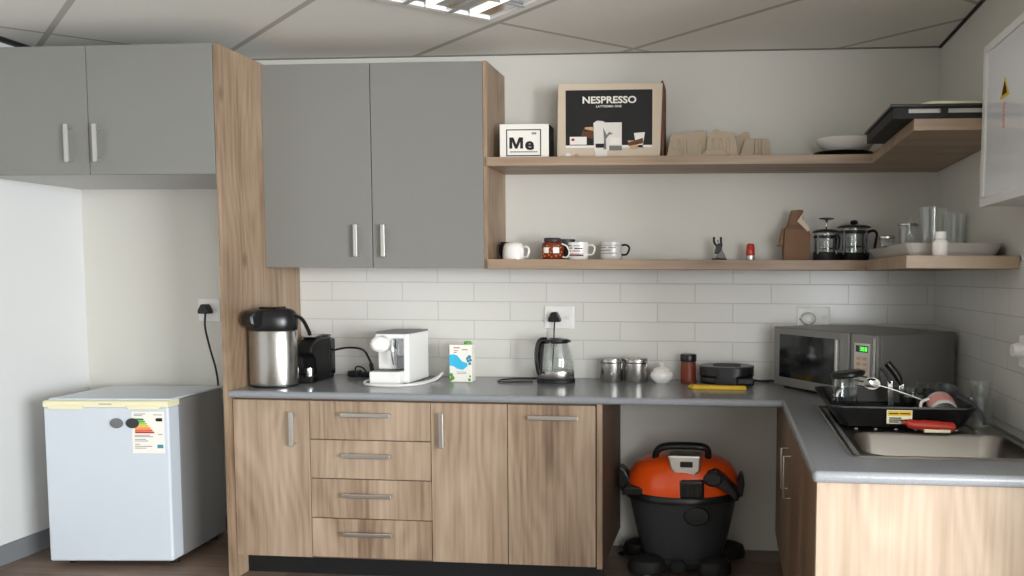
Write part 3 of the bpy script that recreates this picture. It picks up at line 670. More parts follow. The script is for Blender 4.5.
# canisters
def canister(x, label, latch):
    t = Thing('storage_canister', label, 'canister', (x, -.12, WT), group='steel storage canisters')
    bm = BM(); lathe(bm, [(.0475, 0), (.049, .003), (.049, .098)], 0, 0, 1.22, 1, 40); t.l('body', bm, 'steel')
    bm = BM(); lathe(bm, [(.0485, .0985), (.0485, .103)], 0, 0, 1.22, 1, 40); t.l('seal', bm, 'black')
    bm = BM(); lathe(bm, [(.0495, .1035), (.0495, .120), (.047, .123)], 0, 0, 1.22, 1, 40); t.l('lid', bm, 'steel')
    bm = BM(); tube(bm, [(.052, -.028, .112), (.060, -.032, .10), (.056, -.032, .072)] if latch else [(-.05, -.028, .112), (-.056, -.032, .1), (-.053, -.032, .08)], .003, 8); t.l('clasp', bm, 'chrome')
    return t
t = canister(-.594, 'left steel storage canister, with a small round window on its side', True)
bm = BM(); v = lathe(bm, [(.011, 0), (.011, .004), (.008, .006)], 0, 0, 1, 1, 18); xf(bm, v, Matrix.Translation((.012, -.0475, .045)) @ Matrix.Rotation(PI/2, 4, 'X')); t.l('window_ring', bm, 'chrome')
canister(-.468, 'right steel storage canister, next to the white sugar bowl', True)

t = Thing('sugar_bowl', 'round white lidded sugar bowl beside the steel canisters', 'sugar bowl', (-.336, -.12, WT))
bm = BM(); lathe(bm, [(.026, 0), (.028, .003), (.044, .016), (.050, .036), (.046, .054), (.036, .064)], 0, 0, 1.22, 1, 36); t.l('bowl', bm, 'whiteg')
bm = BM(); lathe(bm, [(.038, .0645), (.037, .070), (.026, .078), (.008, .083), (.007, .088), (.011, .093), (.009, .099), (.003, .101)], 0, 0, 1.22, 1, 32); t.l('lid', bm, 'whiteg')

t = Thing('spice_jar', 'tall reddish brown spice jar with dark lid beside the sugar bowl', 'jar', (-.200, -.13, WT))
bm = BM(); lathe(bm, [(.029, 0), (.031, .004), (.031, .105), (.029, .112)], 0, 0, 1.22, 1, 28); t.l('body', bm, 'spice')
bm = BM(); lathe(bm, [(.0318, .015), (.0318, .085)], 0, 0, 1.22, 1, 28, cap0=False, cap1=False); t.l('printed_sleeve', bm, 'redbrown')
bm = BM(); lathe(bm, [(.033, .112), (.034, .116), (.034, .144), (.031, .149)], 0, 0, 1.22, 1, 28); t.l('lid', bm, 'black')

t = Thing('sandwich_maker', 'black closed sandwich toaster lying on the worktop by the wall', 'sandwich maker', (-.005, -.14, WT))
bm = BM(); prism(bm, rrect(-.134, .130, -.10, .10, .085), .008, .046, 'XY', .014); t.l('lower_shell', bm, 'black')
bm = BM(); prism(bm, rrect(-.138, .136, -.105, .105, .095), .044, .096, 'XY', .024); u_ = t.l('upper_shell', bm, 'black')
bm = BM(); prism(bm, rrect(-.07, .07, -.06, .06, .03), .0945, .098, 'XY', .0015); t.l('lid_panel', bm, 'blackm', u_)
bm = BM(); box(bm, .05, .135, -.135, -.095, .012, .046, .01); t.l('handle', bm, 'black')
for x in (-.09, .09):
    for y in (-.07, .07):
        bm = BM(); lathe(bm, [(.012, 0), (.012, .0085)], x, y, 1, 1, 12); t.l('foot', bm, 'blackm')
bm = BM(); tube(bm, [(.12, .06, .02), (.17, .09, .006), (.24, .11, .006), (.30, .115, .006), (.335, .12, .006)], .005, 8); t.l('power_cord', bm, 'black')
bm = BM(); prism(bm, [(-.195, -.285), (-.185, -.215), (.03, -.26), (.09, -.275), (.09, -.335), (-.17, -.33)], WT, WT+.010, 'XY', .003)
v = box(bm, -.165, .088, -.328, -.30, WT+.0095, WT+.0165, .003)
solo('folded_cloth', bm, 'cloth', 'folded ochre yellow cloth in front of the black sandwich toaster', 'cloth', (-.05, -.3, WT))

# microwave: stands across the corner
FL = Vector((.242, -.197, 0)); F = Vector((.397, -.538, 0)); SD = Vector((.389, .287, 0)); NF = Vector((-.538, -.397, 0)).normalized()
Z0, Z1 = .915, 1.199
t = Thing('microwave', 'grey microwave oven with green display set across the worktop corner', 'microwave', (.62, -.35, WT))
def fp(tt, out=0.0):
    p = FL+F*tt+NF*out; return (p.x, p.y)
bm = BM(); FR = FL+F; BR = FR+SD*.985
prism(bm, [fp(0), (FR.x, FR.y), (BR.x, BR.y), (.70, -.022), (.485, -.022)], Z0, Z1, 'XY', .006); t.w('case', bm, 'mwbody')
def fpanel(t0, t1, z0, z1, o0, o1, bev=.003):
    b = BM(); prism(b, [fp(t0, o0), fp(t1, o0), fp(t1, o1), fp(t0, o1)], z0, z1, 'XY', bev); return b
fr = t.w('door', fpanel(.0, .755, Z0, Z1, .0, .022, .005), 'mwbody')
t.w('window', fpanel(.065, .635, .958, 1.166, .021, .0235, .001), 'smoke', fr, 'dark glass door window')
t.w('handle', fpanel(.648, .672, .945, 1.168, .022, .040, .004), 'satin', fr)
cp = t.w('control_panel', fpanel(.765, 1.0, Z0, Z1, .0, .020, .005), 'mwbody')
kp = t.w('keypad', fpanel(.80, .935, .955, 1.160, .0195, .022, .002), 'keypad', cp)
t.w('display', fpanel(.815, .92, 1.122, 1.150, .0215, .023, .0005), 'blackgloss', kp)
bm = BM()
def seg7(b, t0, z0, dt, dz, segs):
    o0, o1 = .0228, .0236; th = .0022; tt = .006
    def q(a, c, za, zc): prism(b, [fp(a, o0), fp(c, o0), fp(c, o1), fp(a, o1)], za, zc, 'XY')
    if 'a' in segs: q(t0, t0+dt, z0+dz-th, z0+dz)
    if 'g' in segs: q(t0, t0+dt, z0+dz/2-th/2, z0+dz/2+th/2)
    if 'd' in segs: q(t0, t0+dt, z0, z0+th)
    if 'f' in segs: q(t0, t0+tt, z0+dz/2, z0+dz)
    if 'b' in segs: q(t0+dt-tt, t0+dt, z0+dz/2, z0+dz)
    if 'e' in segs: q(t0, t0+tt, z0, z0+dz/2)
    if 'c' in segs: q(t0+dt-tt, t0+dt, z0, z0+dz/2)
for k, sg in enumerate(('abgcd', 'abcdef', 'abcdefg')): seg7(bm, .850+k*.023, 1.127, .017, .018, sg)
t.w('display_digits', bm, 'display', kp)
for r in range(3):
    for c in range(2): t.w('button', fpanel(.823+c*.052, .860+c*.052, 1.088-r*.024, 1.102-r*.024, .0215, .0235, .001), 'tan', kp)
for r in range(3): t.w('button', fpanel(.815, .92, 1.015-r*.021, 1.022-r*.021, .0215, .0232, .001), 'dgrey', kp)
bm = BM(); prism(bm, [fp(.965, .019), fp(.985, .019), fp(.985, .026), fp(.965, .026)], .93, 1.19, 'XY', .002); t.w('edge_trim', bm, 'steel', cp)
for p in (fp(.06, -.03), fp(.94, -.03), (BR.x-.05, BR.y-.02), (.50, -.07)):
    bm = BM(); lathe(bm, [(.014, WT), (.016, Z0+.001)], p[0], p[1], 1, 1, 14); t.w('foot', bm, 'blackm')

give_cord(t, microwave_cord)

# ------------------------------------------------------------------ dish rack and what stands in it
t = Thing('dish_rack', 'black plastic dish rack standing on the sink drainer', 'dish rack', (.6, -1.0, .906))
def rack():
    bm = BM(); lo = rrect(.415, .835, -1.215, -.80, .03); hi = rrect(.370, .865, -1.245, -.775, .04); n = len(lo)
    L = [(lo, .914), (hi, .985), (rrect(.358, .877, -1.257, -.763, .045), .986), (rrect(.358, .877, -1.257, -.763, .045), .980), (rrect(.410, .840, -1.220, -.795, .03), .9085)]
    R = [[bm.verts.new((x, y, z)) for x, y in l] for l, z in L]
    bm.faces.new(R[0]); bm.faces.new(R[-1])
    for A_, B_ in zip(R, R[1:]):
        for i in range(n): bm.faces.new((A_[i], A_[(i+1) % n], B_[(i+1) % n], B_[i]))
    return bm
rk = t.w('tray', rack(), 'black')
bm = BM()
for k in range(9): y = -1.19+k*.046; box(bm, .45, .80, y-.003, y+.003, .913, .935, .001)
t.w('plate_ribs', bm, 'black')
bm = BM(); box(bm, .56, .648, -1.2605, -1.2535, .926, .975, .001); xf(bm, bm.verts, Matrix.Translation((0, .004, 0))); lb = t.w('label', bm, 'cream', rk, 'yellow and white product label')
bm = BM(); box(bm, .563, .645, -1.2595, -1.256, .955, .972, .0005); xf(bm, bm.verts, Matrix.Translation((0, .002, 0))); t.w('label_band', bm, 'yellow', lb)
bm = BM()
for x0, x1, z in ((.568, .60, .963), (.605, .64, .963), (.568, .61, .947), (.568, .635, .940), (.568, .60, .933)): box(bm, x0, x1, -1.2585, -1.2565, z-.002, z+.002)
t.w('label_print', bm, 'ink', lb)
RT = .9155
# upright glass beaker with black lid, on the left
t = Thing('plunger_pot', 'glass pot with a wide black lid standing in the dish rack, left end', 'coffee pot', (.455, -.98, RT))
bm = BM(); lathe(bm, [(.040, 0), (.042, .02), (.042, .125), (.046, .135), (.044, .135), (.040, .125), (.040, .02), (.038, .003)], 0, 0, 1.2, 1, 32, cap1=True); t.l('glass_body', bm, 'glass')
bm = BM(); v = lathe(bm, [(.05, 0), (.056, .006), (.056, .016), (.045, .022)], 0, 0, 1.2, 1, 32); xf(bm, v, Matrix.Translation((.01, 0, .140)) @ Matrix.Rotation(-.13, 4, 'Y')); t.l('lid', bm, 'black')
bm = BM(); tube(bm, [(-.02, -.045, .10), (-.035, -.055, .085), (-.04, -.055, .05), (-.03, -.05, .02)], .004, 8, rx=.008); t.l('handle', bm, 'chrome')
# whisk / steel spoon lying
t = Thing('serving_spoon', 'steel serving spoon leaning in the dish rack beside the glass pot', 'spoon', (.58, -1.0, RT+.02))
bm = BM(); v = lathe(bm, [(.004, -.012), (.018, -.009), (.026, 0), (.024, 0), (.016, -.007), (.003, -.0095)], 0, 0, 1.2, .9, 24); xf(bm, v, Matrix.Translation((-.03, -.02, .10)) @ Matrix.Rotation(1.1, 4, 'X')); t.l('bowl', bm, 'chrome')
bm = BM(); tube(bm, [(-.012, -.02, .095), (.06, -.03, .075), (.15, -.05, .045)], .0035, 8); t.l('handle', bm, 'chrome')
# knives / spatulas with black handles
for x, y, dx, lab, mm in ((.665, -.93, -.050, 'black-handled kitchen tool standing upright in the rack, thick handle', 'black'), (.628, -.90, -.045, 'thin black kitchen tool behind the thick-handled one in the rack', 'dgrey')):
    t = Thing('kitchen_utensil', lab, 'utensil', (x+.02, y, RT), group='black-handled tools in the dish rack')
    big = mm == 'black'
    bm = BM(); prism(bm, [(-.010, .0), (.012, .0), (.004, .115), (-.014, .115)], -.001, .001, 'XZ'); t.l('blade', bm, 'steel')
    bm = BM(); tube(bm, [(-.004, 0, .105), (dx*.5, 0, .145), (dx+(-.012 if big else 0), 0, .190 if big else .168)], [.010]*3+[.015]*30 if big else .006, 10, rx=.012 if big else .006); t.l('handle', bm, mm)
def tumbler(name, x, y, r0, r1, h, label, cat, m='glass', z=RT, inv=False, group=None):
    bm = BM(); p = [(r0, 0), (r1, h), (r1-.0022, h), (r0-.002, .005)]
    if inv: p = [(a, h-b) for a, b in p]
    lathe(bm, p, 0, 0, 1.25, 1, 32); return solo(name, bm, m, label, cat, (x, y, z), group, world=False)
tumbler('drinking_glass', .705, -.99, .034, .037, .105, 'clear drinking glass upside down in the rack, left of the other glass', 'glass', inv=True, group='clear glasses in the rack')
tumbler('drinking_glass', .695, -1.07, .030, .034, .085, 'short clear drinking glass in the rack, nearest its front edge', 'glass', inv=True, group='clear glasses in the rack')
tumbler('drinking_glass', .795, -.88, .036, .038, .110, 'clear drinking glass at the back corner of the rack by the microwave', 'glass', inv=True, group='clear glasses in the rack')
# printed mug lying down, mouth to the room
t = Thing('printed_mug', 'white mug with pink and brown print lying in the rack, mouth to the room', 'mug', (.782, -1.14, RT+.05))
bm = BM(); v = lathe(bm, [(.036, 0), (.040, .008), (.040, .088), (.037, .088), (.036, .012)], 0, 0, 1.2, 1, 32); xf(bm, v, Matrix.Translation((0, .05, .022)) @ Matrix.Rotation(PI/2+.35, 4, 'X')); t.l('body', bm, 'whiteg')
bm = BM(); v = lathe(bm, [(.0408, .02), (.0408, .07)], 0, 0, 1.2, 1, 32, cap0=False, cap1=False); xf(bm, v, Matrix.Translation((0, .05, .022)) @ Matrix.Rotation(PI/2+.35, 4, 'X')); t.l('printed_band', bm, 'pink')
bm = BM(); tube(bm, [(-.045, .02, .03), (-.075, .0, .02), (-.078, -.02, -.005), (-.05, -.03, -.01)], .006, 10); t.l('handle', bm, 'whiteg')
# ladle, dark, hooking over the right end of the rack
t = Thing('ladle', 'dark grey plastic ladle hanging over the right end of the dish rack', 'ladle', (.86, -1.17, .93))
bm = BM(); tube(bm, [(-.04, .06, .090), (-.01, .02, .082), (.025, -.02, .05), (.045, -.035, .01), (.05, -.045, -.008)], .006, 10, rx=.010); t.l('handle', bm, 'dgrey')
bm = BM(); v = lathe(bm, [(.006, -.022), (.026, -.016), (.036, 0), (.034, 0), (.024, -.013), (.005, -.019)], 0, 0, 1.1, 1, 24); xf(bm, v, Matrix.Translation((-.045, .085, .095)) @ Matrix.Rotation(.8, 4, 'X')); t.l('bowl', bm, 'dgrey')
tumbler('drinking_glass', .912, -1.16, .030, .034, .10, 'clear tumbler on the worktop edge right of the dish rack', 'glass', z=.9055)
tumbler('tall_glass', .945, -1.05, .028, .031, .15, 'tall clear glass standing against the right wall side of the sink', 'glass', z=.9055)
# red scrubbing brush
t = Thing('dish_brush', 'red-orange dish brush lying between the rack and the sink bowl', 'brush', (.70, -1.27, .906))
bm = BM(); tube(bm, [(-.09, -.005, .030), (-.05, -.01, .024), (.0, -.012, .022), (.055, -.012, .020), (.085, -.01, .018)], [.006]*3+[.016]*6+[.018]*7+[.016]*8+[.008], 12, rx=.020); t.l('handle', bm, 'red')
bm = BM(); box(bm, -.02, .07, -.028, .004, -.001, .012, .003); t.l('bristles', bm, 'cream')

# ------------------------------------------------------------------ upper shelf
US = 2.0125
t = Thing('printed_box', 'small white box printed Me in a black frame on the upper shelf', 'box', (-1.005, -.2, US))
bm = BM(); box(bm, -.122, .122, -.055, .05, 0, .168, .002); b_ = t.l('box', bm, 'ink', label='black box body')
bm = BM(); box(bm, -.122, .122, -.058, -.0555, 0, .168, .0008); f_ = t.l('front_face', bm, 'paper', b_, 'white printed front')
bm = BM()
for x0, x1, z0, z1 in ((-.090, .084, .138, .143), (-.090, .084, .013, .018), (-.090, -.085, .013, .143), (.079, .084, .013, .143)): box(bm, x0, x1, -.0590, -.0578, z0, z1)
t.l('frame_print', bm, 'ink', f_)
bm = text_bm('e', .080, Matrix.Translation((.026, -.0586, .070)) @ RX, 'ink', 1.15, .003)
prism(bm, [(-.074, .050), (-.074, .104), (-.054, .104), (-.040, .070), (-.026, .104), (-.006, .104), (-.006, .050), (-.020, .050), (-.020, .084), (-.034, .050), (-.046, .050), (-.060, .084), (-.060, .050)], -.0590, -.0578, 'XZ')
t.l('lettering', bm, 'ink', f_)
bm = BM()
for k in range(13): box(bm, -.070+k*.0105, -.0615+k*.0105, -.0588, -.0578, .031, .037)
for k in range(3): box(bm, .038+k*.008, .0445+k*.008, -.0588, -.0578, .118, .128)
t.l('small_print', bm, 'greyink', f_)

t = Thing('coffee_machine_box', 'large cream box with black front printed NESPRESSO on the upper shelf', 'box', (-.592, -.15, US))
bm = BM(); prism(bm, [(-.262, 0), (.250, 0), (.262, .368), (-.255, .372)], -.06, .07, 'XZ', .003); b_ = t.l('carton', bm, 'boxside')
bm = BM(); prism(bm, [(.245, .362), (.262, .384), (.268, .362), (.27, .01), (.258, .0)], -.056, .07, 'XZ', .001); t.l('side_flap', bm, 'brown')
bm = BM(); box(bm, -.217, .212, -.0618, -.0595, .058, .338, .0004); bp = t.l('black_print', bm, 'ink', b_, 'black printed picture area')
yf = -.0632
t.l('brand_lettering', text_bm('NESPRESSO', .046, Matrix.Translation((.0, yf+.0008, .288)) @ RX, 'paper', 1.15, .0012), 'paper', bp)
t.l('model_lettering', text_bm('LATTISSIMA ONE', .0145, Matrix.Translation((-.002, yf+.0008, .258)) @ RX, 'paper', 1.15, .0002), 'paper', bp)
def pr_(name, m, pts, lvl=0, parent=None, label=None):
    b = BM(); prism(b, pts, yf-.0004-lvl*.0005, yf+.0016, 'XZ'); return t.l(name, b, m, parent or bp, label)
pr_('tabletop_print', 'paper', [(-.217, .058), (.212, .058), (.212, .070), (-.217, .070)])
pr_('machine_print', 'soap', [(-.075, .045), (-.078, .178), (-.06, .190), (-.03, .187), (-.02, .18), (.062, .180), (.062, .045)], 1, label='printed picture of a coffee machine')
pr_('machine_shadow_print', 'greyink', [(-.014, .05), (-.016, .10), (.0, .12), (.02, .125), (.0, .135), (-.012, .12), (-.03, .155), (-.026, .10), (-.028, .05)], 2)
pr_('machine_cup_print', 'ink', [(-.066, .058), (-.068, .078), (-.022, .078), (-.026, .058)], 2)
pr_('machine_shade_print', 'greyink', [(.0, .045), (.0, .068), (.062, .068), (.062, .045)], 2)
pr_('badge_print', 'paper', [(.006, .075), (.006, .107), (.056, .107), (.056, .075)], 2)
pr_('base_print', 'soap', [(-.070, .004), (-.070, .05), (-.01, .05), (-.01, .004)], 2)
pr_('card_print', 'paper', [(-.196, .074), (-.196, .112), (-.112, .112), (-.112, .074)], 1)
pr_('card_dot_print', 'red', [(-.180+.009*math.cos(a*PI/4), .098+.007*math.sin(a*PI/4)) for a in range(8)], 2)
pr_('cup_print', 'tan', [(.104, .052), (.092, .092), (.150, .092), (.140, .052)], 1)
pr_('cup_print', 'paper', [(.135, .06), (.122, .128), (.176, .132), (.165, .058)], 0)
pr_('coffee_print', 'brown', [(.096, .066), (.094, .082), (.166, .104), (.168, .078)], 2)
pr_('macaron_print', 'tan', [(-.125, .140), (-.12, .158), (-.082, .160), (-.078, .142)], 0)
pr_('glow_print', 'brown', [(-.14, .118), (-.13, .15), (-.08, .14), (-.08, .10)], 0)
pr_('seal_print', 'paper', [(-.205+.014*math.cos(a*PI/5), .022+.012*math.sin(a*PI/5)) for a in range(10)], 0)
pr_('seal_print', 'tan', [(-.163+.011*math.cos(a*PI/5), .022+.009*math.sin(a*PI/5)) for a in range(10)], 0)

def pulp_piece(x, pts, y0, y1, mir, label):
    bm = BM(); prism(bm, pts, y0, y1, 'XZ', .010)
    return bm
t = Thing('pulp_packaging', 'moulded paper-pulp packaging on the upper shelf right of the large box', 'packaging', (-.06, -.17, US))
for k, (pts, y0, y1) in enumerate((
        ([(-.250, 0), (-.225, .120), (-.16, .125), (-.13, .118), (-.11, .134), (-.055, .134), (-.045, .06), (-.03, 0)], -.06, .08),
        ([(-.055, 0), (-.05, .10), (-.030, .108), (-.022, .132), (.0, .136), (.02, .120), (.075, .120), (.09, .08), (.10, 0)], -.09, .06),
        ([(.03, 0), (.06, .095), (.095, .110), (.125, .130), (.150, .130), (.160, .08), (.155, 0)], -.03, .09),
        ([(.10, 0), (.13, .088), (.16, .096), (.242, .094), (.252, .08), (.262, 0)], -.05, .06),
        ([(-.245, 0), (-.235, .040), (-.190, .042), (-.182, .01), (-.07, .012), (-.05, .04), (.03, .04), (.05, 0)], -.10, .0))):
    bm = BM(); prism(bm, pts, y0, y1, 'XZ', .0035)
    t.l('moulded_section', bm, 'pulp')
bm = BM()
for x in (-.19, -.155, -.085, -.02, .015, .05, .185, .22): prism(bm, [(x-.008, .01), (x-.005, .09), (x+.005, .09), (x+.008, .01)], -.097 if -.05 < x < .09 else -.066, -.03, 'XZ', .003)
t.l('ribs', bm, 'pulp')

# serving dishes at the corner of the upper shelf
def plate(name, x, y, z, r, h, m, label, cat, sx=1.25, group=None, sy=1):
    bm = BM(); lathe(bm, [(r*.55, 0), (r*.62, .002), (r*.95, h*.8), (r, h), (r*.985, h+.003), (r*.93, h*.9), (r*.6, .007), (r*.3, .006)], 0, 0, sx, sy, 48); return solo(name, bm, m, label, cat, (x, y, z), group, world=False)
plate('dinner_plate', .545, -.19, US, .118, .022, 'blackgloss', 'black plate at the bottom of the stack on the upper shelf', 'plate')
plate('serving_platter', .560, -.175, US+.028, .119, .062, 'whiteg', 'white fluted platter on the black plate on the upper shelf', 'platter', 1.25)
plate('glass_dish', .575, -.170, US+.078, .110, .020, 'glass', 'clear glass dish stacked in the white platter', 'dish', 1.2)

# black slotted crate
t = Thing('plastic_crate', 'shallow black slotted crate lying in the corner of the upper shelf', 'crate', (.81, -.86, US))
def crate():
    bm = BM(); x0, x1, y0, y1, h = -.225, .222, -.262, .262, .049; tk = .006
    box(bm, x0, x1, y0, y1, 0, .006)
    box(bm, x0, x0+tk, y0, y1, .006, h, .001); box(bm, x1-tk, x1, y0, y1, .006, h, .001); box(bm, x0+tk, x1-tk, y1-tk, y1, .006, h, .001)
    box(bm, x0+tk, x1-tk, y0, y0+tk, .006, .020, .001); box(bm, x0+tk, x1-tk, y0, y0+tk, .036, h, .001)
    for a, b in ((x0+tk, x0+.055), (-.055, -.03), (.10, .115), (x1-.03, x1-tk)): box(bm, a, b, y0, y0+tk, .019, .037, .001)
    return bm
t.l('body', crate(), 'blackm')
bm = BM()
for x0, x1, y0, y1 in ((-.235, .23, -.27, -.262), (-.235, .23, .262, .27), (-.235, -.225, -.262, .262), (.222, .23, -.262, .262)): box(bm, x0, x1, y0, y1, .040, .051, .002)
t.l('rim', bm, 'black')
bm = BM(); box(bm, -.17, .20, -.24, .22, .010, .042, .004); solo('white_tray', bm, 'paper', 'white tray seen through the slots of the black crate', 'tray', (.81, -.86, US), world=False)
bm = BM(); prism(bm, rrect(-.10, .20, -.23, .20, .03), .0425, .068, 'XY', .008); solo('paper_packet', bm, 'cream', 'cream paper packet lying on top inside the black crate', 'packet', (.80, -.86, US), world=False)
bm = BM(); prism(bm, rrect(.0, .13, -.18, .12, .04), .0685, .076, 'XY', .004); solo('paper_sheet', bm, 'limei', 'pale green folded sheet on the cream packet in the crate', 'paper', (.83, -.88, US), world=False)

# ------------------------------------------------------------------ lower shelf
LS = 1.5215
def mug(x, y, r, h, m, hm, label, inv=False, side=1, group=None, ang=0, hr=1.0, name='coffee_mug'):
    t = Thing(name, label, 'mug', (x, y, LS), ang, group)
    bm = BM()
    if inv: lathe(bm, [(r, 0), (r, h*.45), (r*.93, h*.75), (r*.78, h*.93), (r*.55, h), (r*.4, h)], 0, 0, 1.2, 1, 36)
    else: lathe(bm, [(r*.88, 0), (r*.97, .006), (r, .02), (r, h), (r-.003, h), (r-.004, .02), (r*.8, .008)], 0, 0, 1.2, 1, 36)
    b = t.l('body', bm, m)
    a, c = (h*.30, h*.82) if not inv else (h*.14, h*.72)
    bm = BM(); tube(bm, [(side*r*1.15, 0, c), (side*(r*1.15+.022*hr), 0, c+.002), (side*(r*1.15+.036*hr), 0, (a+c)/2+.01), (side*(r*1.15+.024*hr), 0, a+.002), (side*r*1.13, 0, a)], .0052, 10, rx=.008); t.l('handle', bm, hm)
    return t, b
mug(-1.138, -.13, .024, .09, 'black', 'black', 'dark mug at the far left end of the shelf, half hidden behind the white mug', side=-1, hr=.1)
mug(-1.078, -.20, .049, .085, 'whiteg', 'whiteg', 'plain white mug upside down at the left end of the lower shelf', True, ang=-.35)
# patterned jar with dark lid
t = Thing('coffee_mug', 'dark red and orange patterned mug with white bands on the lower shelf', 'mug', (-.879, -.20, LS))
bm = BM(); lathe(bm, [(.042, 0), (.045, .004), (.045, .07), (.042, .082), (.034, .088)], 0, 0, 1.2, 1, 36); b = t.l('body', bm, 'redbrown')
bm = BM()
for a0 in (-2.35, -1.35):
    n = 6; A_ = [(.0456*1.2*math.cos(a0+k*.12), .0456*math.sin(a0+k*.12)) for k in range(n)]
    for z0, z1 in ((.032, .060),):
        vs = [[bm.verts.new((x, y, z)) for x, y in A_] for z in (z0, z1)]
        for i in range(n-1): bm.faces.new((vs[0][i], vs[0][i+1], vs[1][i+1], vs[1][i]))
o = t.l('white_band', bm, 'paper', b)
bm = BM()
for k in range(26):
    a = -2.6+k*.085; z = .012+(k*37 % 60)/1000
    if (-2.35 < a < -1.75 or -1.35 < a < -.7) and .025 < z < .065: continue
    bmesh.ops.create_icosphere(bm, subdivisions=1, radius=.0042, matrix=Matrix.Translation((.0452*1.2*math.cos(a), .0452*math.sin(a), z)))
t.l('orange_dots', bm, 'orangei', b)
bm = BM(); lathe(bm, [(.036, .088), (.038, .090), (.038, .104), (.035, .108)], 0, 0, 1.15, 1, 32); t.l('lid', bm, 'dgrey')
bm = BM(); tube(bm, [(.05, -.01, .078), (.075, -.015, .066), (.088, -.015, .035), (.075, -.015, .012), (.053, -.012, .014)], .0045, 10, rx=.007); t.l('handle', bm, 'whiteg')
mug(-.842, -.060, .040, .108, 'dgrey', 'black', 'dark mug standing behind the red patterned mug', hr=.9)
t, b = mug(-.752, -.19, .043, .086, 'whiteg', 'whiteg', 'white mug with dark printed bands, between the red and the grey mug', ang=-.1)
def band(t, b, r, z0, z1, a0, a1, m, name='printed_band'):
    bm = BM(); n = 10; A_ = [(r*1.2*math.cos(a0+(a1-a0)*k/n), r*math.sin(a0+(a1-a0)*k/n)) for k in range(n+1)]
    vs = [[bm.verts.new((x, y, z)) for x, y in A_] for z in (z0, z1)]
    for i in range(n): bm.faces.new((vs[0][i], vs[0][i+1], vs[1][i+1], vs[1][i]))
    t.l(name, bm, m, b)
for z0, z1, a0, a1, m in ((.066, .071, -2.8, -2.0, 'ink'), (.066, .070, -1.8, -1.0, 'greyink'), (.054, .060, -2.8, -1.9, 'greyink'), (.052, .058, -1.7, -.9, 'ink'), (.040, .046, -2.7, -2.1, 'ink'), (.040, .045, -1.9, -.9, 'greyink'), (.018, .026, -2.9, -2.2, 'ink'), (.018, .026, -2.2, -1.6, 'brown'), (.018, .026, -1.6, -.8, 'ink'), (.028, .032, -2.8, -.8, 'pink')): band(t, b, .0436, z0, z1, a0, a1, m)
t, b = mug(-.586, -.19, .045, .088, 'greymug', 'black', 'pale grey mug with black handle, last of the row of mugs', hr=1.1)
for z0, z1, a0, a1 in ((.070, .073, -2.8, -.6), (.058, .063, -2.6, -1.9), (.058, .063, -1.7, -1.0), (.044, .049, -2.7, -1.5), (.030, .034, -2.6, -.9)): band(t, b, .0456, z0, z1, a0, a1, 'greyink')

# small figure: corkscrew style clip
t = Thing('clip_stand', 'small black and steel gadget with two upright prongs on the shelf', 'gadget', (-.048, -.15, LS))
bm = BM(); prism(bm, [(-.040, 0), (.040, 0), (.036, .008), (-.036, .010)], -.03, .03, 'XZ', .003); t.l('base', bm, 'blackm')
bm = BM(); prism(bm, [(-.018, .010), (.034, .008), (.028, .026), (.008, .058), (-.004, .05)], -.018, .018, 'XZ', .003); t.l('body', bm, 'mgrey')
bm = BM(); prism(bm, [(-.026, .034), (-.006, .030), (.012, .050), (.014, .080), (-.014, .080), (-.020, .056)], -.020, .014, 'XZ', .005); t.l('jaw', bm, 'black')
for a, b_ in ((-.012, -.027), (.010, .007)):
    bm = BM(); tube(bm, [(a, -.002, .070), (b_, -.002, .092), (b_, -.002, .116)], .0058, 8); t.l('prong', bm, 'black')
bm = BM(); tube(bm, [(-.002, 0, .078), (-.009, 0, .1)], .004, 8); t.l('pin', bm, 'chrome')
# red pepper sauce style lighter
t = Thing('lighter', 'small red lighter standing upright on the lower shelf', 'lighter', (.106, -.15, LS))
bm = BM(); lathe(bm, [(.017, 0), (.018, .003), (.017, .024)], 0, 0, 1.2, .8, 20); t.l('foot', bm, 'satin')
bm = BM(); lathe(bm, [(.0175, .0245), (.0185, .03), (.016, .078), (.011, .084)], 0, 0, 1.2, .8, 20); b = t.l('body', bm, 'red')
bm = BM(); box(bm, -.006, .006, -.0165, -.010, .034, .050, .002); t.l('button', bm, 'orange', b)

# brown paper bag with a torn top
t = Thing('paper_bag', 'crumpled brown paper bag on the lower shelf left of the plunger pots', 'paper bag', (.330, -.16, LS))
bm = BM()
prof = [(-.062, .045, 0), (-.063, .046, .07), (-.062, .042, .125), (-.058, .036, .150), (-.034, .018, .175), (-.026, .012, .246)]
rings = []
for k, (hx, hy, z) in enumerate(prof):
    off = (0, 0, 0, 0, -.008, .004)[k]
    rings.append([bm.verts.new((x+off+random.uniform(-.002, .002), y, z+random.uniform(-.002, .002))) for x, y in ((hx, -hy), (0, -hy-.004), (-hx-off*.5, -hy), (-hx, 0), (-hx, hy), (0, hy), (hx, hy), (hx-.006, 0))])
for a, b in zip(rings, rings[1:]):
    for i in range(8): bm.faces.new((a[i], a[(i+1) % 8], b[(i+1) % 8], b[i]))
bm.faces.new(list(reversed(rings[0]))); bm.faces.new(rings[-1]); t.l('bag', bm, 'kraft')
bm = BM(); prism(bm, [(-.062, .158), (-.074, .156), (-.084, .085), (-.098, .074), (-.066, .07)], -.03, .02, 'XZ', .003); t.l('side_flap', bm, 'kraft')
bm = BM(); prism(bm, [(-.002, .19), (.030, .236), (.022, .20), (.050, .165), (.066, .150), (.05, .14), (.02, .17)], -.04, -.028, 'XZ', .002); t.l('torn_label', bm, 'boxside')

